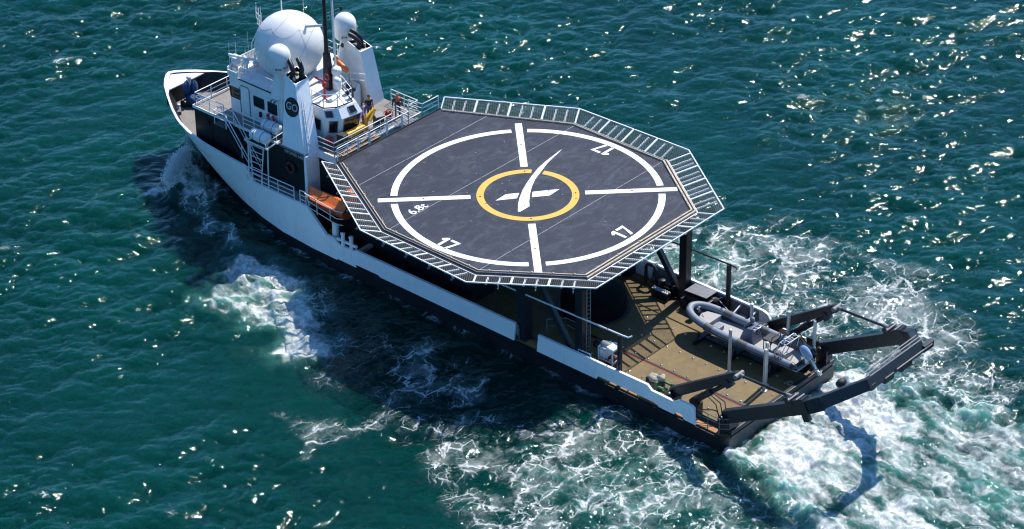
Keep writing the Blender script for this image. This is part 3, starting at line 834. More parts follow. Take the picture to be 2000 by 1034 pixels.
# black stern gunwale with corner rails
mb = MB()
mb.span((-20.42, -5.15, ZD), (-20.17, 5.15, 1.08), m=0)
mb.span((-20.16, -4.6, ZD), (-19.98, 4.6, 0.86), m=0)
mb.build('stern_sill', 'steel', ship, bevel=0.03)
mb = MB()
for sg in (1, -1):
    pts = [(-18.1, sg * 5.5, 0), (-19.75, sg * 5.5, 0), (-20.25, sg * 5.1, 0), (-20.35, sg * 4.4, 0)]
    for z in (1.15, 1.5, 1.85):
        mb.path([(x, y, z) for x, y, _ in pts], 0.028, 6)
    for x, y, _ in (pts[1], pts[2], pts[3], (-18.9, sg * 5.5, 0)):
        mb.tube((x, y, 0.7), (x, y, 1.87), 0.03, 6)
    for a, b in zip(pts[:-1], pts[1:]):
        mb.bar((a[0], a[1] - sg * .05, 1.32), (b[0], b[1] - sg * .05, 1.32), 0.03, 0.52, 1)
mb.build('stern_corner_rail', ['greysteel', 'steel'], ship, split=True)

# black deckhouse under the boat deck and lower house under the helideck
mb = MB()
mb.span((15.4, -4.5, ZS), (26.0, 4.5, ZB - 0.12), m=0)
mb.span((1.0, -4.2, ZD), (15.39, 4.2, ZS - 0.05), m=0)
mb.span((13.2, -3.4, ZS), (15.39, 3.4, ZB - 0.5), m=0)
for sg in (1, -1):
    for i in range(5):
        mb.span((17.2 + i * 1.9, sg * 4.5, ZS), (17.28 + i * 1.9, sg * 4.53, ZB - .14), m=0)
    for x in (24.3, 21.2):
        mb.span((x, sg * 4.5, ZS + .15), (x + .8, sg * 4.535, ZS + 2.0), m=0)
    mb.tube((24.6, sg * 4.55, 5.7), (24.6, sg * 4.62, 5.7), 0.16, 16, 0)
dh = mb.build('deckhouse', ['navy'], ship, bevel=0.02)
mb = MB(); mb.prism([(26.05, 4.56), (26.05, -4.56), (15.4, -4.56), (15.4, 4.56)], ZB - 0.12, ZB)
mb.prism([(15.4, 3.42), (15.4, -4.56), (13.7, -4.56), (13.7, 3.42)], ZB - 0.12, ZB)
mb.build('boat_deck', 'foredeck', ship)
mb = MB()
mb.span((13.60, -4.62, ZB - 0.50), (13.70, 3.5, ZB + 0.05)); mb.span((13.70, 3.42, ZB - 0.5), (15.4, 3.52, ZB + 0.05))
mb.bar((14.0, 3.4, ZB - .5), (15.4, 3.3, ZB - 1.9), .08, .08)
mb.bar((14.0, 3.0, ZB - .5), (15.4, 3.0, ZB - 1.9), .08, .08)
mb.build('walkway_fascia', 'white', ship)
mb = MB()
mb.span((26.02, -4.58, ZB - .14), (26.08, 4.58, ZB + .06)); mb.span((18.0, 4.52, ZB - .14), (26.02, 4.58, ZB + .06)); mb.span((18.0, -4.58, ZB - .14), (26.02, -4.52, ZB + .06))
mb.build('deck_edge_kerb', 'white', ship, split=True)

# ------------------------------------------------------------------ helideck
INN = [(12.0, 4.9), (12.0, -4.9), (3.92, -9.18), (-3.9, -9.18), (-9.36, -5.28), (-9.36, 5.28), (-3.9, 9.18), (3.92, 9.18)]   # fore edge first, clockwise from above
heli = None
def off_poly(poly, d):
    c = []
    n = len(poly)
    for i in range(n):
        a, b, e = Vector(poly[i - 1]), Vector(poly[i]), Vector(poly[(i + 1) % n])
        n1 = Vector(((b - a).y, -(b - a).x)).normalized() * -1; n2 = Vector(((e - b).y, -(e - b).x)).normalized() * -1
        if n1.dot(b) < 0: n1 = -n1
        if n2.dot(b) < 0: n2 = -n2
        k = (n1 + n2) / (1 + n1.dot(n2))
        c.append(tuple(b + k * d))
    return c
mb = MB()
DECK = off_poly(INN, -0.27); DECK[0] = (12.0, DECK[0][1]); DECK[1] = (12.0, DECK[1][1])
mb.prism(DECK, ZP - 0.22, ZP, 0)
o1 = off_poly(INN, -0.35); o2 = off_poly(INN, 0.02)
heli = mb.build('helideck', ['pad'], ship)
# girders below
mb = MB()
for x in (-8.7, -4.5, 0, 4.5, 9):
    w = 5.0 if abs(x) > 8 else (8.6 if abs(x) < 4 else 7.6)
    mb.bar((x, -w, ZP - 0.55), (x, w, ZP - 0.55), 0.22, 0.66)
for y in (-5.1, 0, 5.1):
    mb.bar((-9.2, y, ZP - 0.6), (11.5, y, ZP - 0.6), 0.25, 0.7)
for i in range(len(INN)):
    a, b = o1[i], o1[(i + 1) % 8]
    mb.bar((a[0], a[1], ZP - 0.40), (b[0], b[1], ZP - 0.40), 0.12, 0.36)
mb.build('girder', 'steel', heli)
M['gutter'] = paint('rusty_gutter', (0.11, 0.075, 0.05), 0.7, 0.3, 3.0, dirt=(0.25, 0.07, 0.03), dirt_amt=0.8, dirt_scale=(1, 1, 1))
# tan coaming, gutter pipe and dark gap strip round seven sides
mb = MB()
for i in range(1, 8):
    j = (i + 1) % 8
    strips = [(-0.28, ZP + 0.05, 0.06, 0.10, 0), (-0.19, ZP - 0.02, 0.13, 0.06, 2), (-0.11, ZP + 0.02, 0.05, 0.08, 3), (-0.03, ZP - 0.06, 0.14, 0.06, 1)]
    if i in (3, 4): strips = [(-0.27, ZP + 0.05, 0.11, 0.11, 0), (-0.17, ZP - 0.03, 0.10, 0.05, 2), (-0.05, ZP + 0.03, 0.11, 0.10, 0)]
    for d, z, w_, h_, m_ in strips:
        q = off_poly(INN, d); a, b = Vector(q[i]), Vector(q[j])
        mb.bar((a.x, a.y, z), (b.x, b.y, z), w_, h_, m_)
mb.bar((12.02, 4.9, ZP + .02), (12.02, -4.9, ZP + .02), 0.08, 0.10, 1)
mb.build('coaming', ['tan', 'steel', 'gutter', 'greysteel'], heli)
mb = MB()
q = off_poly(INN, -0.30)
for i in range(1, 8):
    a, b = Vector(q[i]), Vector(q[(i + 1) % 8])
    n = 5
    for k in range(n):
        p = a.lerp(b, (k + .5) / n)
        mb.lathe((p.x, p.y, ZP + 0.01), [(0.09, 0), (0.09, 0.06), (0.05, 0.13), (0.0, 0.14)], 10)
mb.build('deck_light', 'tan', heli, split=True)
M['seampaint'] = paint('worn_seam_paint', (0.36, 0.36, 0.36), 0.6, 0.2, 3.0)
# markings, each a sheet 4 mm above the plate
def gap_ring(mb, r0, r1, z, gaps, n=32):
    """ring leaving the given (centre, half width) angles open"""
    ed = sorted(gaps)
    for i in range(len(ed)):
        a0 = ed[i][0] + ed[i][1]; a1 = ed[(i + 1) % len(ed)][0] - ed[(i + 1) % len(ed)][1]
        if a1 < a0: a1 += 2 * math.pi
        mb.ring(r0, r1, z, a0, a1, n)
Z1 = ZP + 0.004
mb = MB(); gap_ring(mb, 8.24, 8.68, Z1, [(math.pi / 4 + k * math.pi / 2, 0.062) for k in range(4)])
mb.build('landing_circle', 'marking', heli, split=True)
for k in range(4):
    a = math.pi / 4 + k * math.pi / 2
    d = Vector((math.cos(a), math.sin(a))); n_ = Vector((-d.y, d.x)) * 0.235
    mb = MB(); mb.add([(*(d * r + n_ * s), Z1) for r, s in ((3.63, -1), (9.47, -1), (9.47, 1), (3.63, 1))], [(0, 1, 2, 3)])
    mb.build('aiming_bar', 'marking', heli)
mb = MB(); gap_ring(mb, 2.79, 3.25, Z1, [(-1.055, 0.125), (2.2, 0.0)], 64)
mb.build('aiming_circle', 'ymark', heli, split=True)
SWL = [(-0.92, 2.0), (-0.35, 1.34), (0.14, 0.64), (0.62, -0.19), (1.0, -0.98), (1.38, -1.92), (1.76, -3.0), (1.97, -3.98), (2.09, -4.78), (2.19, -5.5), (2.24, -5.9)]
SWR = [(-1.04, 1.90), (-1.03, 1.02), (-0.63, 0.6), (-0.05, -0.14), (0.48, -0.93), (0.95, -1.78), (1.25, -2.62), (1.72, -3.87), (1.92, -4.64), (2.06, -5.30), (2.24, -5.92)]
mb = MB(); mb.grid([[(*a, Z1), (*b, Z1)] for a, b in zip(SWL, SWR)], 0, False)
mb.build('swoosh_marking', 'marking', heli)
mb = MB()
for q in ([(1.06, 1.88), (1.10, 0.87), (0.56, 0.18), (0.23, 0.79)], [(0.02, -0.47), (-1.05, -1.86), (-1.10, -0.82), (-0.39, 0.07)]):
    mb.add([(*p, Z1) for p in q], [(0, 1, 2, 3)])
mb.build('cross_arm_marking', 'marking', heli, split=True)
for x in (8.96, 3.7, -3.75):
    mb = MB()
    y = 6.2 if x > 5 else (8.95 if x > 0 else 8.9)
    yy = -y
    while yy < y:
        e = min(y, yy + rnd.uniform(0.5, 1.6))
        mb.add([(x - .015, yy, Z1 - .002), (x + .015, yy, Z1 - .002), (x + .015, e, Z1 - .002), (x - .015, e, Z1 - .002)], [(0, 1, 2, 3)])
        yy = e + rnd.uniform(0.02, 0.07)
    mb.build('seam_line', 'seampaint', heli)
mb = MB()
for i in range(20):
    a = rnd.uniform(0, 6.28); r_ = rnd.uniform(1, 8.9)
    x, y = r_ * math.cos(a), r_ * math.sin(a)
    mb.lathe((x, y, ZP), [(0.06, 0), (0.06, 0.012), (0, 0.014)], 8)
for k in range(4):
    a = math.pi / 4 + k * math.pi / 2
    for r_ in (3.02, 6.6):
        mb.lathe((r_ * math.cos(a), r_ * math.sin(a), ZP + .004), [(0.055, 0), (0.055, 0.02), (0, 0.024)], 8, 1)
mb.build('tie_down', ['greysteel', 'rubber'], heli, split=True)
def glyph_17(c, up):
    """stencilled 17, stroke 0.2 m"""
    u = Vector(up); r_ = Vector((u.y, -u.x)); c = Vector(c)
    def P(a, b): v = c + r_ * a * .92 + u * b * .92; return (v.x, v.y, Z1)
    mb = MB()
    for q in ([(-0.36, -0.6), (-0.14, -0.6), (-0.14, 0.6), (-0.36, 0.6)], [(-0.36, 0.6), (-0.36, 0.28), (-0.52, 0.16), (-0.66, 0.30)],
              [(0.02, 0.6), (0.02, 0.38), (0.60, 0.38), (0.80, 0.6)], [(0.80, 0.6), (0.58, 0.37), (0.24, -0.6), (0.48, -0.6)]):
        mb.add([P(*p) for p in q], [(0, 1, 2, 3)])
    return mb.build('number_marking', 'marking', heli)
glyph_17((-0.12, 7.75), (0, -1)); glyph_17((-7.5, -0.2), (1, 0)); glyph_17((0.05, -7.62), (0, 1))
text_mesh('weight_marking', '6.8t', 0.92, (4.05, 5.85, Z1), (0, -1, 0), (1, 0, 0), 'marking', heli, bold=0.012, depth=0.002)

# safety nets: framed wire panels on arms, tilting up outwards
OUT = [(12.45, 5.85), (12.45, -5.85), (4.58, -10.43), (-4.45, -10.7), (-10.8, -6.2), (-10.8, 6.2), (-4.45, 10.7), (4.58, 10.43)]
def net_edge(i, n, kite0, kite1):
    """i: inner edge INN[i]->INN[i+1]; n panels; kite flags say which corners this edge's end panels fill"""
    q = off_poly(INN, 0.07)
    a, b = Vector(q[i]), Vector(q[(i + 1) % 8])
    d = (b - a); L_ = d.length; d.normalize(); nm = Vector((d.y, -d.x))
    if nm.dot(a) < 0: nm = -nm
    oa, ob = Vector(OUT[i]), Vector(OUT[(i + 1) % 8])
    od = (ob - oa).normalized()
    def outp(p):                      # where the perpendicular through p meets the outer line
        t = ((p - oa).cross(nm)) / od.cross(nm) if abs(od.cross(nm)) > 1e-6 else 0
        return oa + od * t
    zi, zo = ZP - 0.10, ZP + 0.32
    for k in range(n):
        p0, p1 = a + d * (L_ * k / n + 0.03), a + d * (L_ * (k + 1) / n - 0.03)
        ring_ = [(p0, zi), (p1, zi)]
        q0, q1 = outp(p0), outp(p1)
        if k == n - 1 and kite1:
            ring_ += [(ob, zo)] if (ob - p1).dot(d) > 0 else []
            # corner panel: reach to the next edge's first perpendicular
            nd = (Vector(q[(i + 2) % 8]) - b).normalized(); nn = Vector((nd.y, -nd.x)); nn = nn if nn.dot(b) > 0 else -nn
            oc = Vector(OUT[(i + 2) % 8]); od2 = (oc - ob).normalized()
            t = ((b - ob).cross(nn)) / od2.cross(nn)
            ring_ = [(p0, zi), (b, zi), (ob + od2 * t, zo), (ob, zo)]
        else:
            ring_ += [(q1, zo)]
        if k == 0 and kite0:
            pd = (a - Vector(q[i - 1])).normalized(); pn = Vector((pd.y, -pd.x)); pn = pn if pn.dot(a) > 0 else -pn
            oc = Vector(OUT[i - 1]); od0 = (oa - oc).normalized()
            t = ((a - oc).cross(pn)) / od0.cross(pn)
            ring_ += [(oa, zo), (oc + od0 * t, zo)]; ring_[0] = (a, zi)
        else:
            ring_ += [(q0, zo)]
        pts = [(p.x, p.y, z) for p, z in ring_]
        mb = MB()
        for u, v in zip(pts, pts[1:] + pts[:1]): mb.bar(u, v, 0.07, 0.07, 0)
        for f in (1 / 3, 2 / 3):
            p = p0.lerp(p1, f); o_ = outp(p)
            e = p.lerp(o_, 0.97 if f < .5 else 0.93)
            mb.bar((p.x, p.y, zi - 0.10), (e.x, e.y, zi + (zo - zi) * 0.95 - 0.10), 0.11, 0.10, 0)
            e2 = p.lerp(o_, 1.06); e1 = p.lerp(o_, 0.80)
            if i > 4 and f < .5: mb.bar((e1.x, e1.y, zo - 0.22), (e2.x, e2.y, zo - 0.34), 0.07, 0.12, 2)
        nz = MB(); nz.add([(x, y, z - 0.01) for x, y, z in pts], [tuple(range(len(pts)))], 1)
        mb.add(nz.v, nz.f, 1)
        mb.build('safety_net', ['rail', 'net', 'greysteel'], heli)
net_edge(1, 4, False, False)      # starboard bow
net_edge(2, 4, True, True)        # starboard
net_edge(3, 4, False, True)       # starboard quarter
net_edge(4, 5, False, False)      # after edge
net_edge(5, 3, True, False)       # port quarter
net_edge(6, 4, True, True)        # port
net_edge(7, 4, False, False)      # port bow

M['matt_black'] = paint('matt_black_paint', (0.004, 0.004, 0.005), 0.8, 0.2, 2.0, spec=0.15)
# columns, braces and rails under the helideck
for sg in (1, -1):
    mb = MB(); mb.box((-8.75, sg * 5.08, (ZD + ZP - .9) / 2), (0.58, 0.58, ZP - .9 - ZD)); mb.box((-8.75, sg * 5.08, ZD + .04), (0.95, 0.85, 0.08))
    mb.build('column', 'steel', ship, bevel=0.03)
    mb = MB(); mb.bar((-8.45, sg * 5.08, ZD + .2), (-4.6, sg * 5.08, ZP - .95), 0.32, 0.36); mb.build('brace', 'steel', ship, bevel=0.02)
    mb = MB(); mb.box((-4.1, sg * 5.08, (ZD + ZP - .9) / 2), (0.75, 0.7, ZP - .9 - ZD)); mb.build('column', 'steel', ship, bevel=0.03)
    mb = MB()
    mb.tube((-12.0, sg * 5.35, ZD), (-12.0, sg * 5.35, 4.42), 0.16, 12, 0)
    mb.path([(-2.0, sg * 5.35, 4.15), (-12.2, sg * 5.35, 4.45), (-12.6, sg * 5.3, 4.45), (-12.75, sg * 5.1, 4.52)], 0.055, 8, 1 if sg > 0 else 0)
    mb.tube((-2.0, sg * 5.35, 4.15), (-2.0, sg * 5.35, ZD), 0.05, 8, 0)
    mb.build('awning_rail', ['steel', 'rail'], ship)
mb = MB()
mb.lathe((-5.0, -.55, ZD), [(2.1, 0), (2.1, .95), (2.0, 1.12), (1.7, 1.22), (.7, 1.3), (0, 1.3)], 40)
mb.lathe((-5.0, -.55, ZD), [(2.3, 0.0), (2.36, .05), (2.3, .10)], 40, 1)
mb.build('round_tank', ['matt_black', 'steel'], ship)

# ------------------------------------------------------------------ superstructure
def window(parent, cx, cz, w_, h_, y, sg, skew=0.0):
    """window on a side wall y = const: frame and pane"""
    fr = MB(); a, b = w_ / 2, h_ / 2
    q = [(cx - a, cz - b), (cx + a, cz - b), (cx + a + skew, cz + b), (cx - a, cz + b)]
    for u, v in zip(q, q[1:] + q[:1]): fr.bar((u[0], y + sg * .012, u[1]), (v[0], y + sg * .012, v[1]), 0.05, 0.06)
    f = fr.build('window', 'black', parent)
    pn = MB(); pn.add([(u[0], y + sg * .006, u[1]) for u in q], [(0, 1, 2, 3)]); pn.build('pane', 'glass', f)
    return f

ROOF = 9.2
mb = MB()
mb.prism([(23.55, 3.35), (23.9, 2.4), (23.9, -2.4), (23.55, -3.35), (18.55, -3.35), (18.55, 3.35)], ZB, ROOF - 0.06)
wh = mb.build('wheelhouse', 'white', ship, bevel=0.03)
mb = MB(); mb.prism([(23.62, 3.40), (24.0, 2.4), (24.0, -2.4), (23.62, -3.40), (18.45, -3.40), (18.45, 3.40)], ROOF - 0.06, ROOF)
mb.build('roof', 'white', wh, bevel=0.015)
mb = MB()
mb.bar((22.6, 3.42, ROOF + .03), (18.5, 3.42, ROOF + .03), 0.05, 0.07)
mb.bar((22.6, -3.42, ROOF + .03), (18.5, -3.42, ROOF + .03), 0.05, 0.07)
mb.build('roof_edge_trim', 'navy', wh, split=True)
mb = MB()   # white dodger round the fore corners of the roof
for sg in (1, -1):
    mb.bar((23.66, sg * 3.38, ROOF + .2), (22.7, sg * 3.38, ROOF + .2), 0.05, 0.42)
mb.bar((24.0, 2.4, ROOF + .35), (24.0, -2.4, ROOF + .35), 0.05, 0.7)
for sg in (1, -1): mb.bar((23.66, sg * 3.38, ROOF + .28), (24.0, sg * 2.4, ROOF + .28), 0.05, 0.56)
mb.build('roof_dodger', 'white', wh, split=True)
for sg in (1, -1):
    y = sg * 3.35
    window(wh, 23.05, 8.02, 0.85, 0.75, y, sg, 0.1)
    window(wh, 20.78, 8.05, 0.95, 0.72, y, sg)
    window(wh, 19.5, 8.05, 0.82, 0.75, y, sg)
    mb = MB()
    mb.span((21.72, y + sg * .004, 6.72), (22.5, y + sg * .03, 8.75))
    d = mb.build('door', 'white', wh, bevel=0.012)
    mb = MB()
    pts = [(21.66, y + sg * .02, 6.7), (21.66, y + sg * .02, 8.6), (21.78, y + sg * .02, 8.8), (22.42, y + sg * .02, 8.8), (22.56, y + sg * .02, 8.62), (22.56, y + sg * .02, 6.7)]
    mb.path(pts, 0.028, 6); mb.build('door_seal', 'greysteel', d)
    mb = MB(); mb.tube((21.85, y + sg * .06, 7.7), (22.0, y + sg * .06, 7.7), 0.02, 6); mb.build('handle', 'chrome', d)
    mb = MB(); mb.span((20.55, y + sg * .004, 7.05), (20.72, y + sg * .14, 7.4)); mb.build('alarm_box', 'black', wh, bevel=0.01)
    mb = MB()
    for x in (19.35, 19.05):
        mb.tube((x, y, 8.78), (x, y + sg * .25, 8.80), 0.025, 6); mb.lathe((x, y + sg * .25, 8.74), [(0.07, -.05), (0.08, .03), (0.03, .09)], 10)
    mb.build('wall_lamp', 'greysteel', wh, split=True)
for k in range(5):
    y = -1.95 + k * .98
    fr = MB(); fr.span((23.905, y - .4, 7.7), (23.93, y + .4, 8.5)); f = fr.build('window', 'glass', wh)

# roof fittings
mb = MB()
railing(mb, [(22.4, 3.3, ROOF), (18.7, 3.3, ROOF)], 0.95, 2, 0.022, 1.3)
railing(mb, [(22.4, -3.3, ROOF), (18.7, -3.3, ROOF)], 0.95, 2, 0.022, 1.3)
mb.build('roof_rail', 'rail', wh, split=True)
mb = MB(); mb.tube((22.9, 2.35, ROOF), (22.9, 2.35, ROOF + .75), 0.11, 10); mb.lathe((22.9, 2.35, ROOF + .7), [(0.2, 0), (0.24, .15), (0.16, .28)], 12)
rd = mb.build('radar', 'white', ship)
mb = MB(); mb.bar((24.2, 2.72, ROOF + 1.06), (21.6, 1.98, ROOF + 1.06), 0.14, 0.16); mb.build('scanner_bar', 'white', rd, bevel=0.03)
mb = MB()       # aerial tree at the fore end of the roof
bx, by = 23.3, 0.6
mb.tube((bx, by, ROOF), (bx, by, 13.2), 0.05, 8, 0, 0.035)
mb.path([(bx + .5, by + .4, ROOF), (bx + .45, by + .35, 10.6), (bx, by, 11.8)], 0.035, 6)
for dz, l in ((12.3, .45), (12.7, .35), (11.9, .3)):
    mb.bar((bx - l, by + l * .4, dz), (bx + l, by - l * .4, dz), 0.03, 0.03)
    for e in (-1, 1): mb.tube((bx + e * l, by - e * l * .4, dz - .05), (bx + e * l, by - e * l * .4, dz + .75), 0.022, 6)
mb.lathe((bx, by, 12.05), [(0.0, -.09), (.09, 0), (0, .09)], 8)
at_ = mb.build('aerial_mast', 'rail', ship)
mb = MB()
for i, (x, y, h) in enumerate(((24.0 - .1, 2.3, 1.9), (23.75, 1.6, 1.2), (23.6, -1.4, 2.4), (22.3, -2.6, 4.2), (21.9, 3.0, 3.6), (23.8, 3.0, 2.2))):
    mb.tube((x, y, ROOF), (x, y, ROOF + h), 0.022, 5, 0, 0.01)
mb.tube((22.7, -1.0, ROOF), (22.75, -1.0, 14.4), 0.06, 6, 0, 0.035)
mb.build('whip_aerial', 'rail', ship, split=True)
mb = MB()
for x, y, s_ in ((23.6, 2.75, .35), (23.3, 2.3, .3), (23.55, 1.9, .4), (23.2, 1.2, .3), (22.6, 1.9, .28), (23.4, 0.1, .3), (22.2, 2.7, .22)):
    mb.box((x, y, ROOF + s_ * .5), (s_, s_ * .8, s_), rz=rnd.uniform(0, 1))
    mb.tube((x, y, ROOF + s_), (x, y, ROOF + s_ + .3), 0.05, 6); mb.lathe((x, y, ROOF + s_ + .35), [(.1, -.06), (.14, 0), (.1, .08), (0, .12)], 10)
mb.build('roof_equipment', 'white', wh, bevel=0.02, split=True)
mb = MB()
mb.tube((23.75, 2.55, ROOF), (23.75, 2.55, ROOF + .9), .07, 8); mb.span((23.4, 2.3, ROOF + .9), (24.05, 2.8, ROOF + 1.02)); mb.span((23.45, 2.35, ROOF + .5), (23.95, 2.75, ROOF + .88))
mb.build('signal_platform', 'white', ship)
mb = MB()
railing(mb, [(23.2, 1.3, ROOF), (22.6, 0.2, ROOF)], 1.0, 3, 0.03, 0.9)
mb.lathe((23.2, .45, ROOF + 1.25), [(0, -.22), (.2, -.1), (.22, .05), (.12, .2), (0, .24)], 12)
mb.build('compass_stand', 'white', ship)

# big dome
BD = (21.1, 0.0, 10.94); BR = 2.34
mb = MB()
prof = [(BR * math.cos(a), BR * math.sin(a)) for a in [R(-58 + i * 148 / 40) for i in range(41)]]
mb.lathe(BD, [(1.26, -1.98)] + prof, 64)
big = mb.build('radome', 'radome', ship)
mb = MB(); mb.lathe((BD[0], BD[1], 0), [(1.5, ROOF - .2), (1.5, ROOF + .1), (1.3, ROOF + .12), (1.3, ROOF - .02)], 32); mb.build('base_ring', 'white', big)
mb = MB()
def sph(a, b, r=BR + .004): return (BD[0] + r * math.cos(b) * math.cos(a), BD[1] + r * math.cos(b) * math.sin(a), BD[2] + r * math.sin(b))
for k in range(5):
    a0 = k * 2 * math.pi / 5 + .3
    mb.path([sph(a0 + .09 * math.sin(t * 3), R(-50 + t * 100)) for t in [i / 16 for i in range(17)]], 0.012, 4)
    mb.path([sph(a0 + t * 2 * math.pi / 5, R(50 - 12 * math.sin(math.pi * t))) for t in [i / 10 for i in range(11)]], 0.012, 4)
    mb.path([sph(a0 + t * 2 * math.pi / 5, R(2 + 14 * math.sin(math.pi * t))) for t in [i / 10 for i in range(11)]], 0.010, 4)
mb.build('panel_seam', 'seamline', big)
# two smaller domes on pedestals
def dome(sg):
    c = (18.9, sg * 3.08, 0)
    mb = MB()
    mb.lathe(c, [(0.0, 10.98), (0.52, 11.0), (0.66, 11.06), (0.72, 11.2), (0.76, 11.6), (0.77, 12.05)] + [(0.77 * math.cos(R(a)), 12.05 + 0.80 * math.sin(R(a))) for a in range(8, 91, 8)] + [(0, 12.85)], 40)
    d = mb.build('satellite_dome', 'radome', ship)
    mb = MB(); mb.lathe(c, [(0.66, ROOF - .05), (0.62, ROOF + .3), (0.45, ROOF + 1.1), (0.34, 10.99)], 24); mb.build('pedestal', 'white', d)
    mb = MB()
    mb.lathe(c, [(0.772, 11.95), (0.782, 11.98), (0.772, 12.01)], 40)
    mb.build('joint_line', 'radome', d, split=True)
    return d
d1, d2 = dome(1), dome(-1)
def curved_text(body, c, r, z, a_mid, size, mat, parent):
    n = len(body); da = size * 0.60 / r
    objs = []
    for i, ch in enumerate(body):
        if ch == ' ': continue
        a = a_mid + (i - (n - 1) / 2) * da
        o = text_mesh('lettering', ch, size, (c[0] + (r + .006) * math.cos(a), c[1] + (r + .006) * math.sin(a), z + (i - (n - 1) / 2) * .012), (-math.sin(a), math.cos(a), 0), (0.0, 0, 1), mat, None, bold=.012, depth=.004)
        objs.append(o)
    bpy.context.view_layer.update()
    me = objs[0].data; b = bmesh.new()
    for o in objs: b.from_mesh(o.data)
    b.to_mesh(me); b.free()
    for o in objs[1:]: bpy.data.objects.remove(o)
    objs[0].parent = parent
curved_text('Sea Tel', (18.9, 3.08), 0.765, 11.42, R(150), 0.22, 'bluelogo', d1)
curved_text('Sea Tel', (18.9, -3.08), 0.765, 11.42, R(150), 0.22, 'bluelogo', d2)

# funnels: leaning trunks with raked exhausts
for sg in (1, -1):
    B = [(15.42, 4.53), (17.5, 4.53), (17.5, 3.25), (15.25, 3.35)] if sg > 0 else [(16.85, 4.53), (18.5, 4.53), (18.4, 3.15), (16.8, 3.1)]
    T = [(16.93, 3.62, 10.8), (17.95, 3.545, 11.15), (18.0, 2.35, 11.35), (16.88, 2.45, 10.85)]
    mb = MB()
    vs = [(x, sg * y, 6.38) for x, y in B] + [(x, sg * y, z) for x, y, z in T]
    mb.add(vs, [(0, 1, 5, 4), (1, 2, 6, 5), (2, 3, 7, 6), (3, 0, 4, 7)], 0)
    vi = [Vector(v) for v in vs[4:]]; ce = sum(vi, Vector()) / 4
    ins = [v.lerp(ce, .10) for v in vi]; dn = [v - Vector((0, 0, .22)) for v in ins]
    mb.add(vi + ins + dn, [(0, 1, 5, 4), (1, 2, 6, 5), (2, 3, 7, 6), (3, 0, 4, 7)], 0)
    mb.add(ins + dn, [(0, 1, 5, 4), (1, 2, 6, 5), (2, 3, 7, 6), (3, 0, 4, 7), (4, 5, 6, 7)], 1)
    # trunk below, down to the walkway
    if sg > 0: mb.prism([(15.26, 3.3), (15.26, 4.56), (15.5, 4.56), (15.5, 3.3)], ZS, 6.38, 0)
    else: mb.prism([(16.78, -3.08), (16.83, -4.55), (18.5, -4.55), (18.4, -3.1)], 6.2, 6.38, 0)
    fu = mb.build('funnel', ['hullwhite', 'black'], ship)
    for k, (dx, dy) in enumerate(((-.20, -.28), (.12, .22))):
        c = ce + Vector((dx, sg * dy, -.15))
        pts = [c, c + Vector((0, 0, .30)), c + Vector((-.02, sg * -.05, .55)), c + Vector((.28, sg * -.18, .85)), c + Vector((.62, sg * -.32, 1.02))]
        mb = MB(); mb.path(pts, [.17, .17, .17, .16, .15], 12); mb.build('exhaust_pipe', 'black', fu)
    mb = MB(); mb.lathe((ce.x + .25, ce.y - sg * .35, ce.z - .2), [(.14, 0), (.14, .2), (.05, .25), (0, .25)], 10); mb.lathe((ce.x - .1, ce.y + sg * .3, ce.z - .2), [(.1, 0), (.1, .18), (0, .2)], 10)
    mb.build('vent_cap', 'beige', fu, split=True)
    # emblem disc and letters on the outer face
    p0, p1, p2 = Vector(vs[0]), Vector(vs[1]), Vector(vs[4])
    rt = (p0 - p1).normalized() * (1 if sg > 0 else -1)
    nr = (p1 - p0).cross(p2 - p0).normalized()
    if nr.y * sg < 0: nr = -nr
    upv = (p2 - p0); upv = (upv - rt * upv.dot(rt)).normalized()
    cx = Vector((17.0 if sg > 0 else 17.62, 0, 9.25)); tt = ((p0 - cx).dot(nr)) / nr.y; ec = cx + Vector((0, tt, 0)) + nr * .012
    mb = MB(); n = 40
    mb.add([ec + (rt * math.cos(2 * math.pi * i / n) + upv * math.sin(2 * math.pi * i / n)) * (.66 if sg > 0 else .56) for i in range(n)], [tuple(range(n))])
    em = mb.build('emblem_disc', 'black', fu)
    text_mesh('emblem_letters', 'GO', 0.70 if sg > 0 else 0.6, ec + nr * .008, rt, upv, 'letter', em, bold=.012, depth=.006)
    if sg > 0:
        text_mesh('registration_lettering', 'IMO9001648', 0.36, (16.45, 4.545, 6.17), (-1, 0, 0), (0, 0, 1), 'letter', dh, bold=.004, depth=.006, sx=.88)

# after house between the funnels: control cabin with raked, chamfered windows
CR = 9.0
CB = [(18.5, 2.35), (15.7, 2.45), (14.95, 1.75), (14.75, 0.25), (16.4, -0.35), (18.5, -0.9)]
CT = [(18.5, 2.45), (15.35, 2.60), (14.55, 1.85), (14.30, 0.15), (16.3, -0.65), (18.5, -1.2)]
VT = [(18.5, 2.40), (15.6, 2.50), (14.95, 1.75), (14.75, 0.28), (16.5, -0.45), (18.5, -1.0)]
mb = MB()
n = len(CB)
v = [(x, y, ZB) for x, y in CB] + [(x, y, 8.35) for x, y in CT] + [(x, y, CR) for x, y in VT]
fs = []
for i in range(n - 1):
    fs += [(i, i + 1, n + i + 1, n + i), (n + i, n + i + 1, 2 * n + i + 1, 2 * n + i)]
fs += [tuple(range(2 * n, 3 * n))]
mb.add(v, fs)
cab = mb.build('control_cabin', 'white', ship, bevel=0.02)
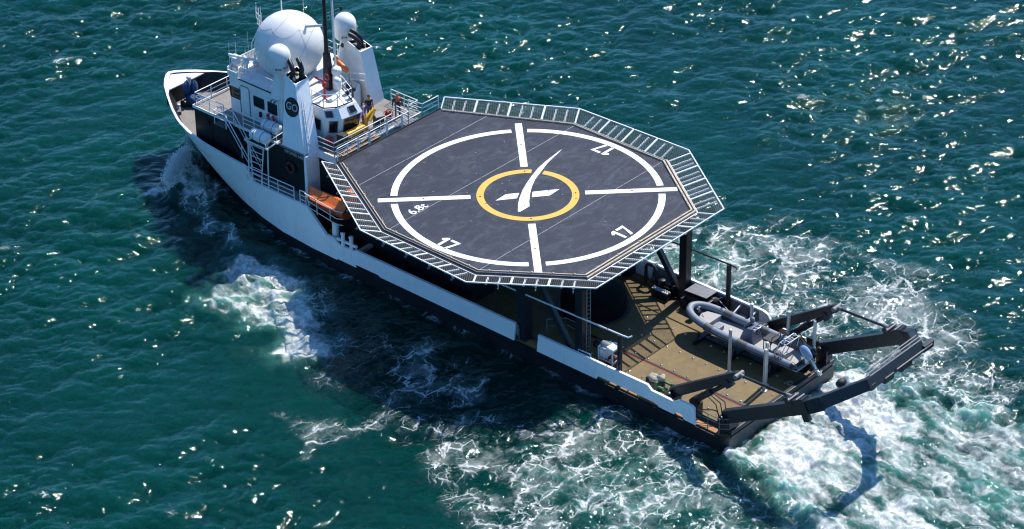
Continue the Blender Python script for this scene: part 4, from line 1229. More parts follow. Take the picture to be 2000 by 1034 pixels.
def facade(i, t0, t1, f0, f1, lower=True, name='window', mat='glass'):
    a = 0 if lower else n; b = a + n
    P0, P1, P2, P3 = (Vector(v[a + i]), Vector(v[a + i + 1]), Vector(v[b + i + 1]), Vector(v[b + i]))
    nr = (P1 - P0).cross(P3 - P0).normalized()
    if nr.dot(Vector((P0.x - 17, P0.y - 1, 0))) < 0: nr = -nr
    def at(t, f): return P0.lerp(P1, t).lerp(P3.lerp(P2, t), f) + nr * .012
    q = [at(t0, f0), at(t1, f0), at(t1, f1), at(t0, f1)]
    fr = MB()
    for u, w_ in zip(q, q[1:] + q[:1]): fr.bar(u, w_, .05, .05)
    o = fr.build(name, 'greysteel', cab)
    pn = MB(); pn.add([p + nr * .004 for p in q], [(0, 1, 2, 3)]); pn.build('pane', mat, o)
facade(0, .55, .88, .45, .90); facade(1, .28, .78, .42, .92); facade(2, .12, .90, .40, .97)
facade(3, .1, .6, .45, .92)
facade(1, .1, .55, .2, .8, False); facade(2, .45, .78, .15, .80, False)
mb = MB(); mb.prism([(18.5, 2.3), (18.5, -2.6), (17.2, -2.6), (16.6, -.9)], ZB, 8.3); mb.build('after_house', 'white', ship)
mb = MB()
pts = [(17.9, 2.25, CR), (15.7, 2.35, CR), (15.1, 1.65, CR), (14.95, .45, CR), (16.5, -.3, CR), (17.6, -.7, CR)]
railing(mb, pts, .95, 2, .028, 1.2)
mb.build('roof_rail', 'rail', cab, split=True)
mb = MB()
mb.path([(p[0] - .06, p[1] + (.06 if p[1] > 1 else 0), CR + .03) for p in pts], .04, 6)
mb.build('roof_trim', 'black', cab)
# red fire monitor on the cabin roof
mb = MB()
mb.tube((16.55, 1.35, CR), (16.55, 1.35, CR + 1.0), .09, 10); mb.lathe((16.55, 1.35, CR + .9), [(.15, 0), (.17, .15), (.12, .3)], 12)
mb.path([(16.55, 1.35, CR + 1.1), (16.7, 1.45, CR + 1.4), (16.9, 1.5, CR + 1.35), (17.3, 1.55, CR + 1.55)], [.08, .08, .07, .05], 8)
mb.path([(16.55 + .22 * math.cos(a), 1.12, CR + 1.5 + .22 * math.sin(a)) for a in [i * math.pi / 8 for i in range(16)]], .03, 6, closed=True)
mb.path([(16.3, 1.5, CR + .08), (16.1, 1.55, CR + .08), (16.05, 1.5, CR)], .06, 6)
mb.build('fire_monitor', 'red', ship)
# searchlight and lamp cluster
mb = MB(); mb.tube((16.0, .55, CR), (16.0, .55, CR + .95), .05, 8); mb.lathe((16.12, .55, CR + 1.15), [(0.0, -.22), (.2, -.18), (.24, .18), (.2, .2), (0, .18)], 16, 0, 'X')
mb.build('searchlight', 'white', ship)
mb = MB(); mb.tube((15.3, -.0, CR), (15.3, 0, CR + .5), .06, 8); mb.lathe((15.3, 0, CR + .62), [(0, -.2), (.17, -.16), (.18, .14), (0, .16)], 12, 0, 'X'); mb.lathe((15.9, -.25, CR + .35), [(.2, -.3), (.2, .3), (.12, .34), (0, .34)], 12)
mb.tube((15.9, -.25, CR), (15.9, -.25, CR + .2), .06, 6)
mb.build('deck_floodlight', 'rubber', ship)
mb = MB(); mb.lathe((16.9, -.15, CR), [(.30, 0), (.30, .9), (.26, 1.0), (.26, 1.15), (.34, 1.2), (.34, 1.5), (.22, 1.62), (0, 1.64)], 16); mb.build('ventilator', 'white', ship)

# mast
mb = MB()
mb.bar((17.35, .1, 8.9), (17.5, .1, 11.6), .62, .55, 0, .34, .34); mb.tube((17.5, .1, 11.5), (17.55, .1, 17.2), .15, 10, 0, .11)
ma = mb.build('mast', 'navy', ship)
mb = MB()
mb.tube((17.1, -.25, 9.1), (17.2, -.25, 17.2), .05, 8); mb.tube((17.15, -.42, 9.1), (17.25, -.42, 15.8), .03, 6)
mb.build('mast_conduit', 'rail', ma, split=True)
mb = MB()
for z in (14.4, 11.7):
    mb.tube((17.5, .1, z), (17.35, -1.2, z), .035, 6); mb.lathe((17.35, -1.25, z - .05), [(.09, -.12), (.1, .1), (.06, .18), (0, .2)], 10)
mb.build('signal_arm', 'steel', ma, split=True)
mb = MB(); mb.path([(17.6, .2, 13.6), (18.9, .5, 13.2), (19.1, .5, 12.6)], .10, 8); mb.build('boom_arm', 'rail', ma)
# stays from the mast to the roof
mb = MB()
for p, q_ in (((17.5, .1, 16.8), (23.3, 2.9, 9.4)), ((17.5, .1, 16.8), (23.3, -2.9, 9.4)), ((17.5, .1, 15.0), (18.6, 3.2, 9.3))):
    mb.tube(p, q_, .008, 4)
mb.build('stay_wire', 'steel', ma, split=True)
# orange signal canister on a rail stand beside the after house
mb = MB(); railing(mb, [(18.3, -1.1, 8.6), (17.2, -1.6, 8.6), (16.6, -2.5, 8.3)], .95, 2, .03, 1.0); mb.build('platform_rail', 'rail', ship)
mb = MB(); mb.tube((18.35, -1.5, 10.25), (17.25, -1.45, 9.75), .19, 14); mb.lathe((0, 0, 0), [(.2, 0), (.2, .01)], 3)
mb = MB(); mb.path([(18.45, -1.5, 10.29), (18.4, -1.5, 10.27), (17.3, -1.45, 9.77), (17.18, -1.45, 9.72)], [.12, .19, .19, .15], 14)
o = mb.build('marker_canister', 'orange', None)
tag(o, 'orange tube shaped canister clipped behind the tall black mast', 'canister')

# boat deck rails, stairs, raft cradle
mb = MB(); railing(mb, [(25.9, -4.4, ZB), (25.9, 4.45, ZB), (23.1, 4.45, ZB)], 1.0, 3, .032, 1.55); mb.build('fore_rail', 'rail', ship)
mb = MB(); railing(mb, [(21.25, 4.45, ZB), (18.1, 4.45, ZB)], .95, 3, .03, 1.05); mb.build('side_rail', 'rail', ship)
mb = MB(); railing(mb, [(25.0, -4.45, ZB), (18.1, -4.45, ZB)], .95, 3, .03, 1.5); mb.build('side_rail', 'rail', ship)
mb = MB()
for y in (4.62, 5.32):
    mb.path([(23.1, y, ZB + .95), (22.0, y, ZB + .95), (19.6, y, ZS + 1.05)], .034, 6); mb.path([(23.1, y, ZB + .5), (22.0, y, ZB + .5), (19.6, y, ZS + .6)], .028, 6)
    mb.bar((22.2, y, ZB - .1), (19.6, y, ZS + .1), .04, .14, 1)
    for x, z0, z1 in ((23.1, ZB, ZB + .95), (22.0, ZB - .1, ZB + .95), (20.6, 4.75, 5.65)): mb.tube((x, y, z0), (x, y, z1), .03, 6)
for i in range(11):
    t = (i + .5) / 11; mb.box((22.2 - 2.6 * t, 4.97, ZB - .15 - 2.9 * t), (.22, .7, .04), m=1)
mb.span((22.1, 4.56, ZB - .1), (23.2, 5.38, ZB - .05), m=1)
mb.path([(23.15, 4.62, ZB + .95), (23.15, 5.32, ZB + .95)], .034, 6); mb.path([(23.15, 4.62, ZB + .5), (23.15, 5.32, ZB + .5)], .028, 6)
mb.build('stairway', ['rail', 'navy'], ship)
mb = MB()
for x in (19.9, 18.05):
    mb.tube((x, 5.45, ZS), (x - .0, 5.35, 6.35), .05, 8); mb.bar((x, 5.5, 6.35), (x, 3.5, 6.58), .09, .09)
    mb.bar((x, 5.5, 6.35), (x, 5.5, 6.75), .07, .07)
mb.tube((19.55, 5.45, ZS), (19.75, 5.35, 6.3), .045, 8); mb.tube((18.75, 5.45, ZS), (18.45, 5.35, 6.3), .045, 8)
for i in range(7):
    t = i / 7 + .08; mb.tube((19.55 + .2 * t, 5.44 - .1 * t, ZS + 2.9 * t), (18.75 - .3 * t, 5.44 - .1 * t, ZS + 2.9 * t), .03, 6)
mb.bar((20.1, 5.5, 6.4), (17.8, 5.5, 6.4), .08, .08); mb.bar((20.1, 4.6, 6.5), (17.8, 4.6, 6.5), .08, .08); mb.bar((20.1, 3.6, 6.6), (17.8, 3.6, 6.6), .08, .08)
for x in (17.85,): mb.path([(x, 5.5, 6.4), (x, 5.5, 7.0), (x, 3.6, 7.2), (x, 3.6, 6.6)], .03, 6)
mb.build('raft_cradle', 'rail', ship)
mb = MB(); railing(mb, [(15.35, 3.42, ZB), (13.78, 3.42, ZB), (13.74, .2, ZB)], .98, 3, .032, 1.3); mb.build('walkway_rail', 'rail', ship)
mb = MB(); railing(mb, [(13.74, .2, ZB), (13.74, -2.0, ZB)], .98, 3, .032, 1.1); mb.build('walkway_rail', 'rail', ship)
mb = MB(); railing(mb, [(13.74, -3.5, ZB), (13.74, -4.5, ZB), (16.2, -4.5, ZB)], .98, 3, .032, 1.3); mb.build('walkway_rail', 'rail', ship)
# rails along the fore edge of the helideck
def pad_rail(y0, y1, ret=None, step=1.1):
    mb = MB(); pts = [(12.16, y0, ZP - .02), (12.16, y1, ZP - .02)]
    if ret: pts = pts + [ret]
    railing(mb, pts, .95, 3, .034, step); mb.build('deck_rail', 'rail', ship)
pad_rail(4.75, 2.85); pad_rail(2.75, 1.8); pad_rail(1.7, .15); pad_rail(.05, -1.3); pad_rail(-1.4, -1.95, (13.3, -2.0, ZP - .02))
pad_rail(-4.85, -3.3, (13.3, -3.15, ZP - .02))
mb = MB()
for i in range(4): mb.span((12.2 + i * .36, -3.1, 6.62 + (3 - i) * .17), (12.55 + i * .36, -2.05, 6.66 + (3 - i) * .17))
mb.build('access_step', 'greysteel', ship)
# shelter deck rails on the port and starboard sides
for sg in (1, -1):
    y = sg * 5.5
    mb = MB(); railing(mb, [(20.1, y, ZS - .04), (15.6, y, ZS + .02)], 1.0, 3, .036, 1.5); mb.build('side_rail', 'rail', ship)
    mb = MB(); railing(mb, [(15.05, y, ZS), (14.5, y, ZS)], 1.0, 3, .036, .6)
    mb.path([(14.5, y, ZS + 1.0), (14.2, y, ZS + .15)], .036, 6)
    mb.path([(14.5, sg * 5.6, ZS + 1.0), (11.6, sg * 5.62, ZS + .75), (11.2, sg * 5.4, ZS + .72)], .036, 6); mb.path([(14.3, y, ZS + .45), (11.6, sg * 5.62, ZS + .2), (11.2, sg * 5.4, ZS + .2)], .032, 6)
    mb.path([(14.3, y, ZS + .02), (11.6, sg * 5.62, ZS - .25), (11.2, sg * 5.4, ZS - .25)], .032, 6)
    for x in (13.4, 12.2): mb.tube((x, sg * 5.6, ZS - .2), (x, sg * 5.6, ZS + .82), .03, 6)
    mb.build('boat_bay_rail', 'rail', ship)
    mb = MB(); mb.tube((12.25, sg * 5.1, ZD), (12.25, sg * 5.1, ZS - .3), .24, 14); mb.build('bay_post', 'hullwhite', ship)
    mb = MB(); mb.span((11.2, sg * 2.6, 3.12), (15.25, sg * 5.45, 3.22)); mb.build('boat_bay', 'navy', ship)
    mb = MB()
    for x in (11.2, 10.45): mb.tube((x, sg * 5.5, .9), (x, sg * 5.5, 2.6), .14, 12); mb.lathe((x, sg * 5.5, 2.58), [(.17, 0), (.17, .06), (0, .07)], 12)
    mb.bar((11.75, sg * 5.5, 2.05), (9.95, sg * 5.5, 2.05), .13, .16)
    mb.build('mooring_bitts', 'hullwhite', ship)
# pale ledge and yellow drum glimpsed under the port bow of the helideck
for sg in (1,):      # pipe runs, conduit clips and an access hatch on the funnel casing
    mb = MB()
    for k, t in enumerate((.25, .38)):
        a = Vector((15.42, sg * 4.53, 6.5)).lerp(Vector((15.25, sg * 3.35, 6.5)), t); b = Vector((16.93, sg * 3.62, 10.6)).lerp(Vector((16.88, sg * 2.45, 10.6)), t)
        mb.tube(a + Vector((-.05, 0, 0)), b + Vector((-.05, 0, 0)), .03, 6)
        for f in (.15, .4, .65, .9): c = a.lerp(b, f); mb.box((c.x - .03, c.y, c.z), (.08, .12, .05))
    mb.build('conduit', 'hullwhite', ship)
    mb = MB(); mb.box((17.9, sg * 2.75, 8.6), (.06, .7, 1.5), ry=-.08); mb.build('access_hatch', 'white', ship, bevel=.02)
    mb = MB()
    mb.tube((18.9, sg * 3.38, 6.55), (18.9, sg * 3.38, 9.1), .035, 6); mb.tube((21.5, sg * 3.38, 8.75), (18.7, sg * 3.38, 8.75), .022, 6)
    mb.build('wall_pipe', 'white', wh)
mb = MB(); mb.span((9.8, 4.2, 1.5), (10.1, 5.5, 1.72)); mb.build('step_ledge', 'tan', ship)

# ------------------------------------------------------------------ stern gear
def stern_frame():
    root = MB()
    a = empty('stern_frame'); a.parent = ship
    P0, K, Cc = (-19.75, 4.9, 1.75), (-25.6, 4.9, 5.05), (-28.0, 2.6, 6.45)
    up = Vector((.49, 0, .87))
    def beam(p, q, w_, h_, nm, m='steel', bev=.03, taper=None):
        mb = MB(); p, q = Vector(p), Vector(q); d = (q - p).normalized(); s_ = d.cross(up).normalized(); u = s_.cross(d)
        vs = [p + s_ * i * w_ / 2 + u * j * h_ / 2 for i, j in ((-1, -1), (1, -1), (1, 1), (-1, 1))]
        h2 = taper or h_
        vs += [q + s_ * i * w_ / 2 + u * j * h2 / 2 for i, j in ((-1, -1), (1, -1), (1, 1), (-1, 1))]
        mb.add(vs, [(3, 2, 1, 0), (4, 5, 6, 7), (0, 1, 5, 4), (1, 2, 6, 5), (2, 3, 7, 6), (3, 0, 4, 7)])
        return mb.build(nm, m, a, bevel=bev)
    for sg in (1, -1):
        F = lambda p: (p[0], sg * p[1], p[2])
        K2 = (-26.15, 4.72, 5.38)
        beam(F(P0), F(K), .50, .82, 'leg')
        beam(F(K), F((-26.4, 4.55, 5.5)), .53, .86, 'leg_joint')
        beam(F((-26.1, 4.75, 5.35)), F(Cc), .46, .78, 'corner_beam', taper=.70)
        mb = MB()
        mb.box((-19.75, sg * 4.9, 1.15), (.55, .75, .85)); mb.tube((-19.75, sg * 4.4, 1.75), (-19.75, sg * 5.4, 1.75), .24, 14)
        mb.box((-19.9, sg * 4.62, 1.55), (.5, .08, .7)); mb.box((-19.9, sg * 5.18, 1.55), (.5, .08, .7))
        mb.build('pivot_block', 'steel', a, bevel=.02)
        mb = MB()     # lug where the link rod meets the leg
        mb.box((-24.35, sg * 4.9, 4.95), (.5, .62, .5), ry=.5); mb.tube((-24.4, sg * 4.5, 5.15), (-24.4, sg * 5.3, 5.15), .12, 10)
        mb.box((-24.95, sg * 4.9, 5.25), (.9, .7, .16), ry=.5)
        mb.build('rod_lug', 'steel', a, bevel=.02)
        mb = MB(); mb.tube((-24.5, sg * 4.4, 5.2), (-24.5, sg * 5.4, 5.2), .07, 8); mb.bar((-25.0, sg * 4.5, 5.42), (-25.0, sg * 5.3, 5.42), .10, .06)
        mb.build('lug_pin', 'greysteel', a, split=True)
        mb = MB(); mb.bar((-25.2, sg * 4.9, 4.9), (-25.6, sg * 4.85, 4.0), .34, .4); mb.build('stop_bracket', 'steel', a, bevel=.02)
    beam((-28.0, 2.75, 6.42), (-28.0, -2.75, 6.42), .44, .72, 'crossbeam')
    mb = MB()
    for dx in (-.22, 0.02, .24): mb.tube((-27.75 + dx, 2.4, 6.85), (-27.75 + dx, -2.9, 6.85), .045, 8, 0 if dx else 1)
    mb.tube((-28.35, .2, 6.4), (-28.35, -3.4, 6.4), .05, 8)
    mb.build('cable_rail', ['greysteel', 'red'], a, split=True)
    mb = MB()
    mb.box((-28.2, .9, 6.15), (.35, .9, .4)); mb.box((-28.2, -.8, 6.15), (.35, 1.1, .4))
    mb.bar((-28.2, -2.6, 6.35), (-28.2, -3.6, 6.35), .3, .45)
    mb.build('sheave_block', 'steel', a, bevel=.02, split=True)
    mb = MB(); mb.lathe((-26.4, 2.9, 6.0), [(0, -.32), (.2, -.28), (.26, 0), (.2, .28), (0, .32)], 16, 0, 'Y'); mb.build('roller', 'rubber', a)
    mb = MB(); mb.tube((-27.7, 2.3, 6.5), (-27.4, 2.2, 5.6), .09, 8); mb.box((-28.15, 2.35, 6.25), (.25, .4, .4)); mb.build('lamp_bracket', 'steel', a)
    return a
stern_frame()

def link_arm(sg):
    a = empty('link_arm'); a.parent = ship
    y = sg * 4.85
    mb = MB(); mb.bar((-15.75, y, 1.72), (-20.55, y, 4.98), .42, .66, 0, .36, .52); mb.build('upper_arm', 'steel', a, bevel=.03)
    mb = MB(); mb.box((-15.75, y, 1.15), (.7, .8, .85)); mb.tube((-15.75, y - .5, 1.65), (-15.75, y + .5, 1.65), .26, 14); mb.box((-15.5, y, 1.45), (.3, .55, .5)); mb.build('arm_base', 'steel', a, bevel=.03)
    mb = MB()
    mb.tube((-17.45, y, 1.85), (-18.6, y, 2.95), .20, 14); mb.tube((-18.4, y, 2.75), (-19.75, y, 4.02), .14, 12)
    mb.lathe((-17.45, y, 1.85), [(.26, -.3), (.26, .3)], 14, 0, 'Y'); mb.box((-18.5, y, 2.9), (.42, .46, .42), ry=.75); mb.box((-17.6, y, 1.3), (.45, .5, 1.0)); mb.box((-19.85, y, 4.15), (.4, .5, .55), ry=.7)
    mb.build('ram', 'steel', a, bevel=.015)
    mb = MB(); mb.tube((-20.6, y, 5.0), (-24.4, y, 5.12), .085, 10); mb.build('link_rod', 'steel', a)
    mb = MB(); mb.lathe((-20.55, y, 5.0), [(.15, -.38), (.15, .38)], 12, 0, 'Y'); mb.lathe((-20.8, y, 5.02), [(.13, -.14), (.13, .14)], 10, 0, 'X'); mb.lathe((-24.25, y, 5.12), [(.14, -.2), (.14, .2)], 10, 0, 'X'); mb.build('rod_end', 'greysteel', a, split=True)
    mb = MB()
    for k in range(3):
        dy = -sg * (.18 + k * .14)
        mb.path([(-17.5, y + dy, 2.2), (-18.0, y + dy * 1.6, 2.35), (-18.7 - k * .12, y + dy * 2.0, 1.9), (-19.0 - k * .1, y + dy * 1.6, 1.2), (-19.0, y + dy, .85)], .035, 6)
    mb.build('hydraulic_hose', 'rubber', a)
    return a
link_arm(1); link_arm(-1)

# pale stanchions standing on the after deck
def stanchion(x, y, h, r=.105):
    mb = MB(); mb.tube((x, y, ZD), (x, y, ZD + h), r, 14); mb.lathe((x, y, ZD + h), [(r + .012, -.05), (r + .012, .02), (r * .5, .03), (0, .03)], 14); mb.lathe((x, y, ZD), [(r + .1, 0), (r + .1, .03), (r, .04)], 14)
    return mb.build('stanchion', 'galv', ship)
for p in ((-16.1, -.2, 3.05), (-18.65, -.5, 3.05), (-18.95, .05, 2.95), (-14.6, -4.35, 2.3), (-17.55, -4.15, 3.05), (-19.5, -4.2, 3.15)): stanchion(*p)
mb = MB()
for x in (-9.05,):
    for y in (4.62, 4.98): mb.tube((x, y, ZD), (x, y, ZP - .6), .035, 8)
    n = 20
    for i in range(n): mb.tube((x, 4.62, ZD + .2 + i * .29), (x, 4.98, ZD + .2 + i * .29), .02, 6)
mb.build('ladder', 'greysteel', ship)
mb = MB()
railing(mb, [(-5.2, 4.2, ZD + .4), (-6.0, 3.3, ZD + .4), (-7.6, 3.3, ZD + .4)], 1.0, 2, .035, 1.2)
mb.build('inner_rail', 'greysteel', ship)
mb = MB(); railing(mb, [(-8.75, 4.85, ZD), (-8.75, 5.35, ZD), (-9.7, 5.35, ZD)], 1.28, 2, .045, 1.0); mb.build('ladder_guard', 'rail', ship)
mb = MB()
mb.path([(-5.65, -5.0, ZD), (-5.65, -5.0, 1.95), (-5.8, -5.0, 2.2), (-6.3, -5.0, 2.2), (-6.5, -5.0, 1.95), (-6.5, -5.0, ZD)], .11, 10)
mb.build('mooring_hoop', 'steel', ship)
mb = MB()
for x in (-7.1, -8.0):
    mb.tube((x, -4.9, ZD), (x, -4.9, 1.5), .16, 12); mb.lathe((x, -4.9, 1.5), [(.2, 0), (.2, .06), (0, .08)], 12)
mb.bar((-6.8, -4.9, 1.1), (-8.3, -4.9, 1.1), .15, .15); mb.box((-7.5, -4.9, .85), (1.9, .7, .12)); mb.span((-8.2, -4.4, ZD), (-6.9, -4.0, 1.25))
mb.build('bitts', 'navy', ship, bevel=.01)
mb = MB()
for i in range(8): mb.lathe((-7.0 - i * .17, -4.2, 1.3), [(.05, 0), (.05, .12), (0, .13)], 6)
mb.span((-8.2, -4.35, 1.25), (-6.9, -4.05, 1.30)); mb.build('valve_bank', 'galv', ship)

def thing(name, label, cat, loc=(0, 0, 0), rz=0.0, group=None):
    return tag(empty(name, loc, rz), label, cat, group)

# winch under a flat grey lid by the starboard bulwark
wn = thing('deck_winch', 'black deck winch under a flat grey lid beside the starboard column', 'winch', (-10.3, -4.75, ZD))
mb = MB(); mb.box((0, 0, .55), (1.9, 1.0, .9)); mb.box((-.9, .3, .3), (.7, .8, .6)); mb.box((.85, .25, .35), (.5, .9, .7)); mb.build('frame', 'steel', wn, bevel=.03)
mb = MB(); mb.box((.1, -.15, 1.22), (1.75, 1.15, .06), ry=.05); mb.build('lid', 'greysteel', wn, bevel=.01)
mb = MB(); mb.lathe((-.95, -.25, .75), [(.48, -.42), (.48, -.36), (.3, -.34), (.3, .34), (.48, .36), (.48, .42)], 24, 0, 'X'); mb.build('drum', 'rubber', wn)
mb = MB(); mb.lathe((0, 0, 0), [(.02, .50), (.19, .52), (.19, .72), (.14, .74), (.14, .95), (.20, .97), (.20, 1.22), (.25, 1.24), (.25, 1.36), (0, 1.36)], 18, 0, 'Y')
mt = mb.build('motor', 'chrome', wn); mt.location = (-.35, -.1, .62)
mb = MB(); mb.tube((-.2, .55, .95), (-1.9, .75, .25), .02, 6); mb.tube((-1.2, -.2, 1.15), (-2.6, .05, .6), .018, 6); mb.build('wire', 'galv', wn)

# power unit by the port awning pole
pu = thing('power_unit', 'white framed power unit with a bright lid by the port awning pole', 'machine', (-10.35, 4.3, ZD))
mb = MB()
for x in (-.55, .55):
    for y in (-.4, .4): mb.bar((x, y, 0), (x, y, 1.62), .07, .07)
for z in (.8, 1.62):
    mb.bar((-.55, -.4, z), (.55, -.4, z), .06, .06); mb.bar((-.55, .4, z), (.55, .4, z), .06, .06); mb.bar((-.55, -.4, z), (-.55, .4, z), .06, .06); mb.bar((.55, -.4, z), (.55, .4, z), .06, .06)
mb.build('frame', 'rail', pu)
mb = MB(); mb.box((-.32, 0, 1.72), (.62, .85, .14)); mb.build('lid', 'white', pu, bevel=.03)
mb = MB(); mb.box((.3, .0, 1.15), (.45, .7, .55)); mb.build('cabinet', 'white', pu, bevel=.02)
mb = MB(); mb.lathe((.95, -.1, 1.35), [(.0, -.3), (.26, -.28), (.26, .25), (.1, .3), (0, .3)], 16, 0, 'X'); mb.build('motor', 'rubber', pu)
mb = MB(); mb.lathe((.3, 0, 1.6), [(.24, -.3), (.24, .28), (0, .3)], 16, 0, 'X'); mb.build('tank', 'galv', pu)
mb = MB(); mb.box((-.2, 0, .35), (.7, .6, .6)); mb.lathe((-.2, .3, .5), [(.16, 0), (.16, .25), (0, .26)], 10); mb.build('pump', 'black', pu, bevel=.02)
mb = MB(); mb.lathe((-.3, -.2, .65), [(.1, 0), (.1, .22), (0, .24)], 10); mb.box((.1, .3, .62), (.16, .12, .3)); mb.build('valve', 'red', pu, split=True)
# capstan at the port quarter with canvas bundle on top
cp = thing('tugger_capstan', 'green legged deck capstan topped with a beige canvas bundle near the port stern', 'capstan', (-14.35, 4.55, ZD))
mb = MB(); mb.box((.25, 0, .45), (.75, .7, .9)); mb.box((.55, .3, .7), (.25, .4, .3)); mb.build('gearbox', 'patch', cp, bevel=.03)
mb = MB(); mb.bar((-.15, -.35, 0), (-.15, -.35, 1.15), .16, .16); mb.bar((-.15, .35, 0), (-.15, .35, 1.15), .16, .16); mb.bar((-.85, -.3, 0), (-.85, -.3, 1.0), .16, .16); mb.bar((-.85, .3, 0), (-.85, .3, .95), .16, .16)
mb.bar((-.15, -.35, .85), (-.9, -.3, .85), .12, .12); mb.bar((-.15, .35, .85), (-.9, .3, .85), .12, .12); mb.box((-.55, 0, .32), (.75, .6, .1)); mb.build('frame', 'green', cp, bevel=.01)
mb = MB(); mb.lathe((-.85, .3, .95), [(.13, 0), (.15, .06), (0, .1)], 12); mb.build('cap', 'green', cp)
mb = MB()
def lump(c, r, k, mb, m=0, n=14):
    rows = []
    for i in range(n // 2 + 1):
        a = -math.pi / 2 + math.pi * i / (n // 2)
        row = []
        for j in range(n + 1):
            b = 2 * math.pi * (j % n) / n
            q = 1 + k * math.sin(3 * b + 2 * a + c[0] * 5) + k * .7 * math.sin(5 * b - 3 * a + c[1] * 3)
            row.append((c[0] + r[0] * q * math.cos(a) * math.cos(b), c[1] + r[1] * q * math.cos(a) * math.sin(b), c[2] + r[2] * q * math.sin(a)))
        rows.append(row)
    mb.grid(rows, m)
lump((.25, 0, 1.08), (.45, .40, .24), .10, mb); lump((-.1, -.15, 1.18), (.30, .28, .22), .14, mb)
mb.build('canvas_bundle', 'beige', cp)
mb = MB(); lump((.65, .1, .9), (.2, .2, .16), .2, mb); mb.build('rope_coil', 'rubber', cp)

# ------------------------------------------------------------------ grey rigid inflatable on the after deck
rib = thing('inflatable_boat', 'grey rigid inflatable boat with centre console and outboard on the brown after deck', 'inflatable boat', (-15.65, -2.62, 0), R(0))
def tube_pts(sg):
    tab = [(4.42, 0.0), (4.36, .24), (4.12, .53), (3.6, .80), (2.8, .96), (1.6, 1.04), (0, 1.08), (-1.6, 1.08), (-3.0, 1.07), (-4.1, 1.05), (-4.45, 1.04)]
    out = []
    for x, y in tab:
        z = 2.08 + .26 * max(0, (x - 1.0) / 3.4) ** 1.6
        out.append((x, sg * y, z))
    return out
pp = tube_pts(1)
full = pp[::-1] + [(x, -y, z) for x, y, z in pp[1:]]
def smooth_path(pts, n=4):
    P = [Vector(p) for p in pts]; o = []
    for i in range(len(P) - 1):
        a, b, c, d = P[max(i - 1, 0)], P[i], P[i + 1], P[min(i + 2, len(P) - 1)]
        for k in range(n):
            t = k / n
            o.append(.5 * ((2 * b) + (c - a) * t + (2 * a - 5 * b + 4 * c - d) * t * t + (3 * b - a - 3 * c + d) * t ** 3))
    return o + [P[-1]]
fp = smooth_path(full)
fr_ = [.235] * len(fp)
for i, k in enumerate((.05, .12, .18, .215)): fr_[i] = k; fr_[-1 - i] = k
mb = MB(); mb.path(fp, fr_, 18)
tb = mb.build('tube', 'tubegrey', rib)
mb = MB()
for sg in (1, -1):
    seg = smooth_path(tube_pts(sg))
    mc = MB(); mc.path(seg[-5:], [.242, .22, .185, .13, .06], 18); mc.build('tube_cone', 'boathull', tb)
    for i0, i1 in ((17, 20), (24, 27), (31, 34)):
        mb.path(seg[i0:i1], .246, 18, caps=False)
mb.build('wear_patch', 'patch', tb, split=True)
mb = MB(); mb.path([p + Vector((0, 0, -.04)) + (Vector((p.x * .02, p.y, 0)).normalized() * .235 if p.length else Vector()) for p in fp[3:-3]], .035, 6); mb.build('rubbing_strake', 'boathull', tb)
# V hull and inner deck
mb = MB()
for sg in (1, -1):
    rows = []
    for x, y, z in [p for p in tube_pts(sg)]:
        keel = 1.22 + .75 * max(0, (x - .5) / 3.9) ** 2
        rows.append([(x, sg * max(0, abs(y) - .02), z - .12), (x - .05, sg * abs(y) * .62, (z + keel) / 2 - .12), (x - .05, 0, keel)])
    mb.grid(rows)
mb.add([(-4.2, -1.05, 1.95), (-4.2, 0, 1.22), (-4.2, 1.05, 1.95), (-4.2, .95, 2.1), (-4.2, -.95, 2.1)], [(0, 1, 2, 3, 4)])
mb.build('hull', 'boathull', rib)
dk = [(x, max(0, y - .05)) for x, y, _ in pp if x < 3.3]
mb = MB(); mb.prism([(a, b) for a, b in dk] + [(a, -b) for a, b in dk[::-1]], 1.72, 1.80); mb.build('deck', 'boatdeck', rib)
mb = MB()
for sg in (1, -1):
    mb.grid([[(x, sg * (y - .04), 2.08), (x, sg * (y - .16), 1.79)] for x, y, z in pp if -4.2 < x < 3.4])
mb.build('liner', 'console', rib)
mb = MB(); mb.prism([(2.55, .66), (3.5, .45), (3.65, 0), (3.5, -.45), (2.55, -.66)], 1.8, 2.16); mb.build('bow_locker', 'boatdeck', rib, bevel=.04)
mb = MB(); mb.box((2.05, .35, 1.95), (.55, .6, .3)); mb.build('step_seat', 'tubegrey', rib, bevel=.05)
mb = MB(); mb.tube((3.85, 0, 2.1), (3.85, 0, 2.55), .05, 8); mb.bar((3.85, -.18, 2.45), (3.85, .18, 2.45), .06, .06); mb.build('bow_post', 'chrome', rib)
mb = MB(); mb.path([(3.8, 0, 2.4), (3.2, .3, 2.15), (2.3, .55, 2.05), (1.9, .8, 1.85)], .018, 5); mb.build('painter_line', 'rubber', rib)
con = empty('console', (0, 0, 0)); con.parent = rib
mb = MB()
vs = [(.35, -.48, 1.8), (.35, .48, 1.8), (-.75, .5, 1.8), (-.75, -.5, 1.8), (.05, -.36, 2.75), (.05, .36, 2.75), (-.55, .44, 2.95), (-.55, -.44, 2.95)]
mb.add(vs, [(0, 1, 5, 4), (1, 2, 6, 5), (2, 3, 7, 6), (3, 0, 4, 7), (4, 5, 6, 7)]); mb.build('console_body', 'console', con, bevel=.06)
mb = MB(); mb.add([(.12, -.34, 2.72), (.12, .34, 2.72), (-.15, .36, 3.12), (-.15, -.36, 3.12)], [(0, 1, 2, 3)]); mb.path([(.12, -.36, 2.7), (-.16, -.38, 3.14), (-.16, .38, 3.14), (.12, .36, 2.7)], .022, 6); mb.build('windscreen', 'tubegrey', con)
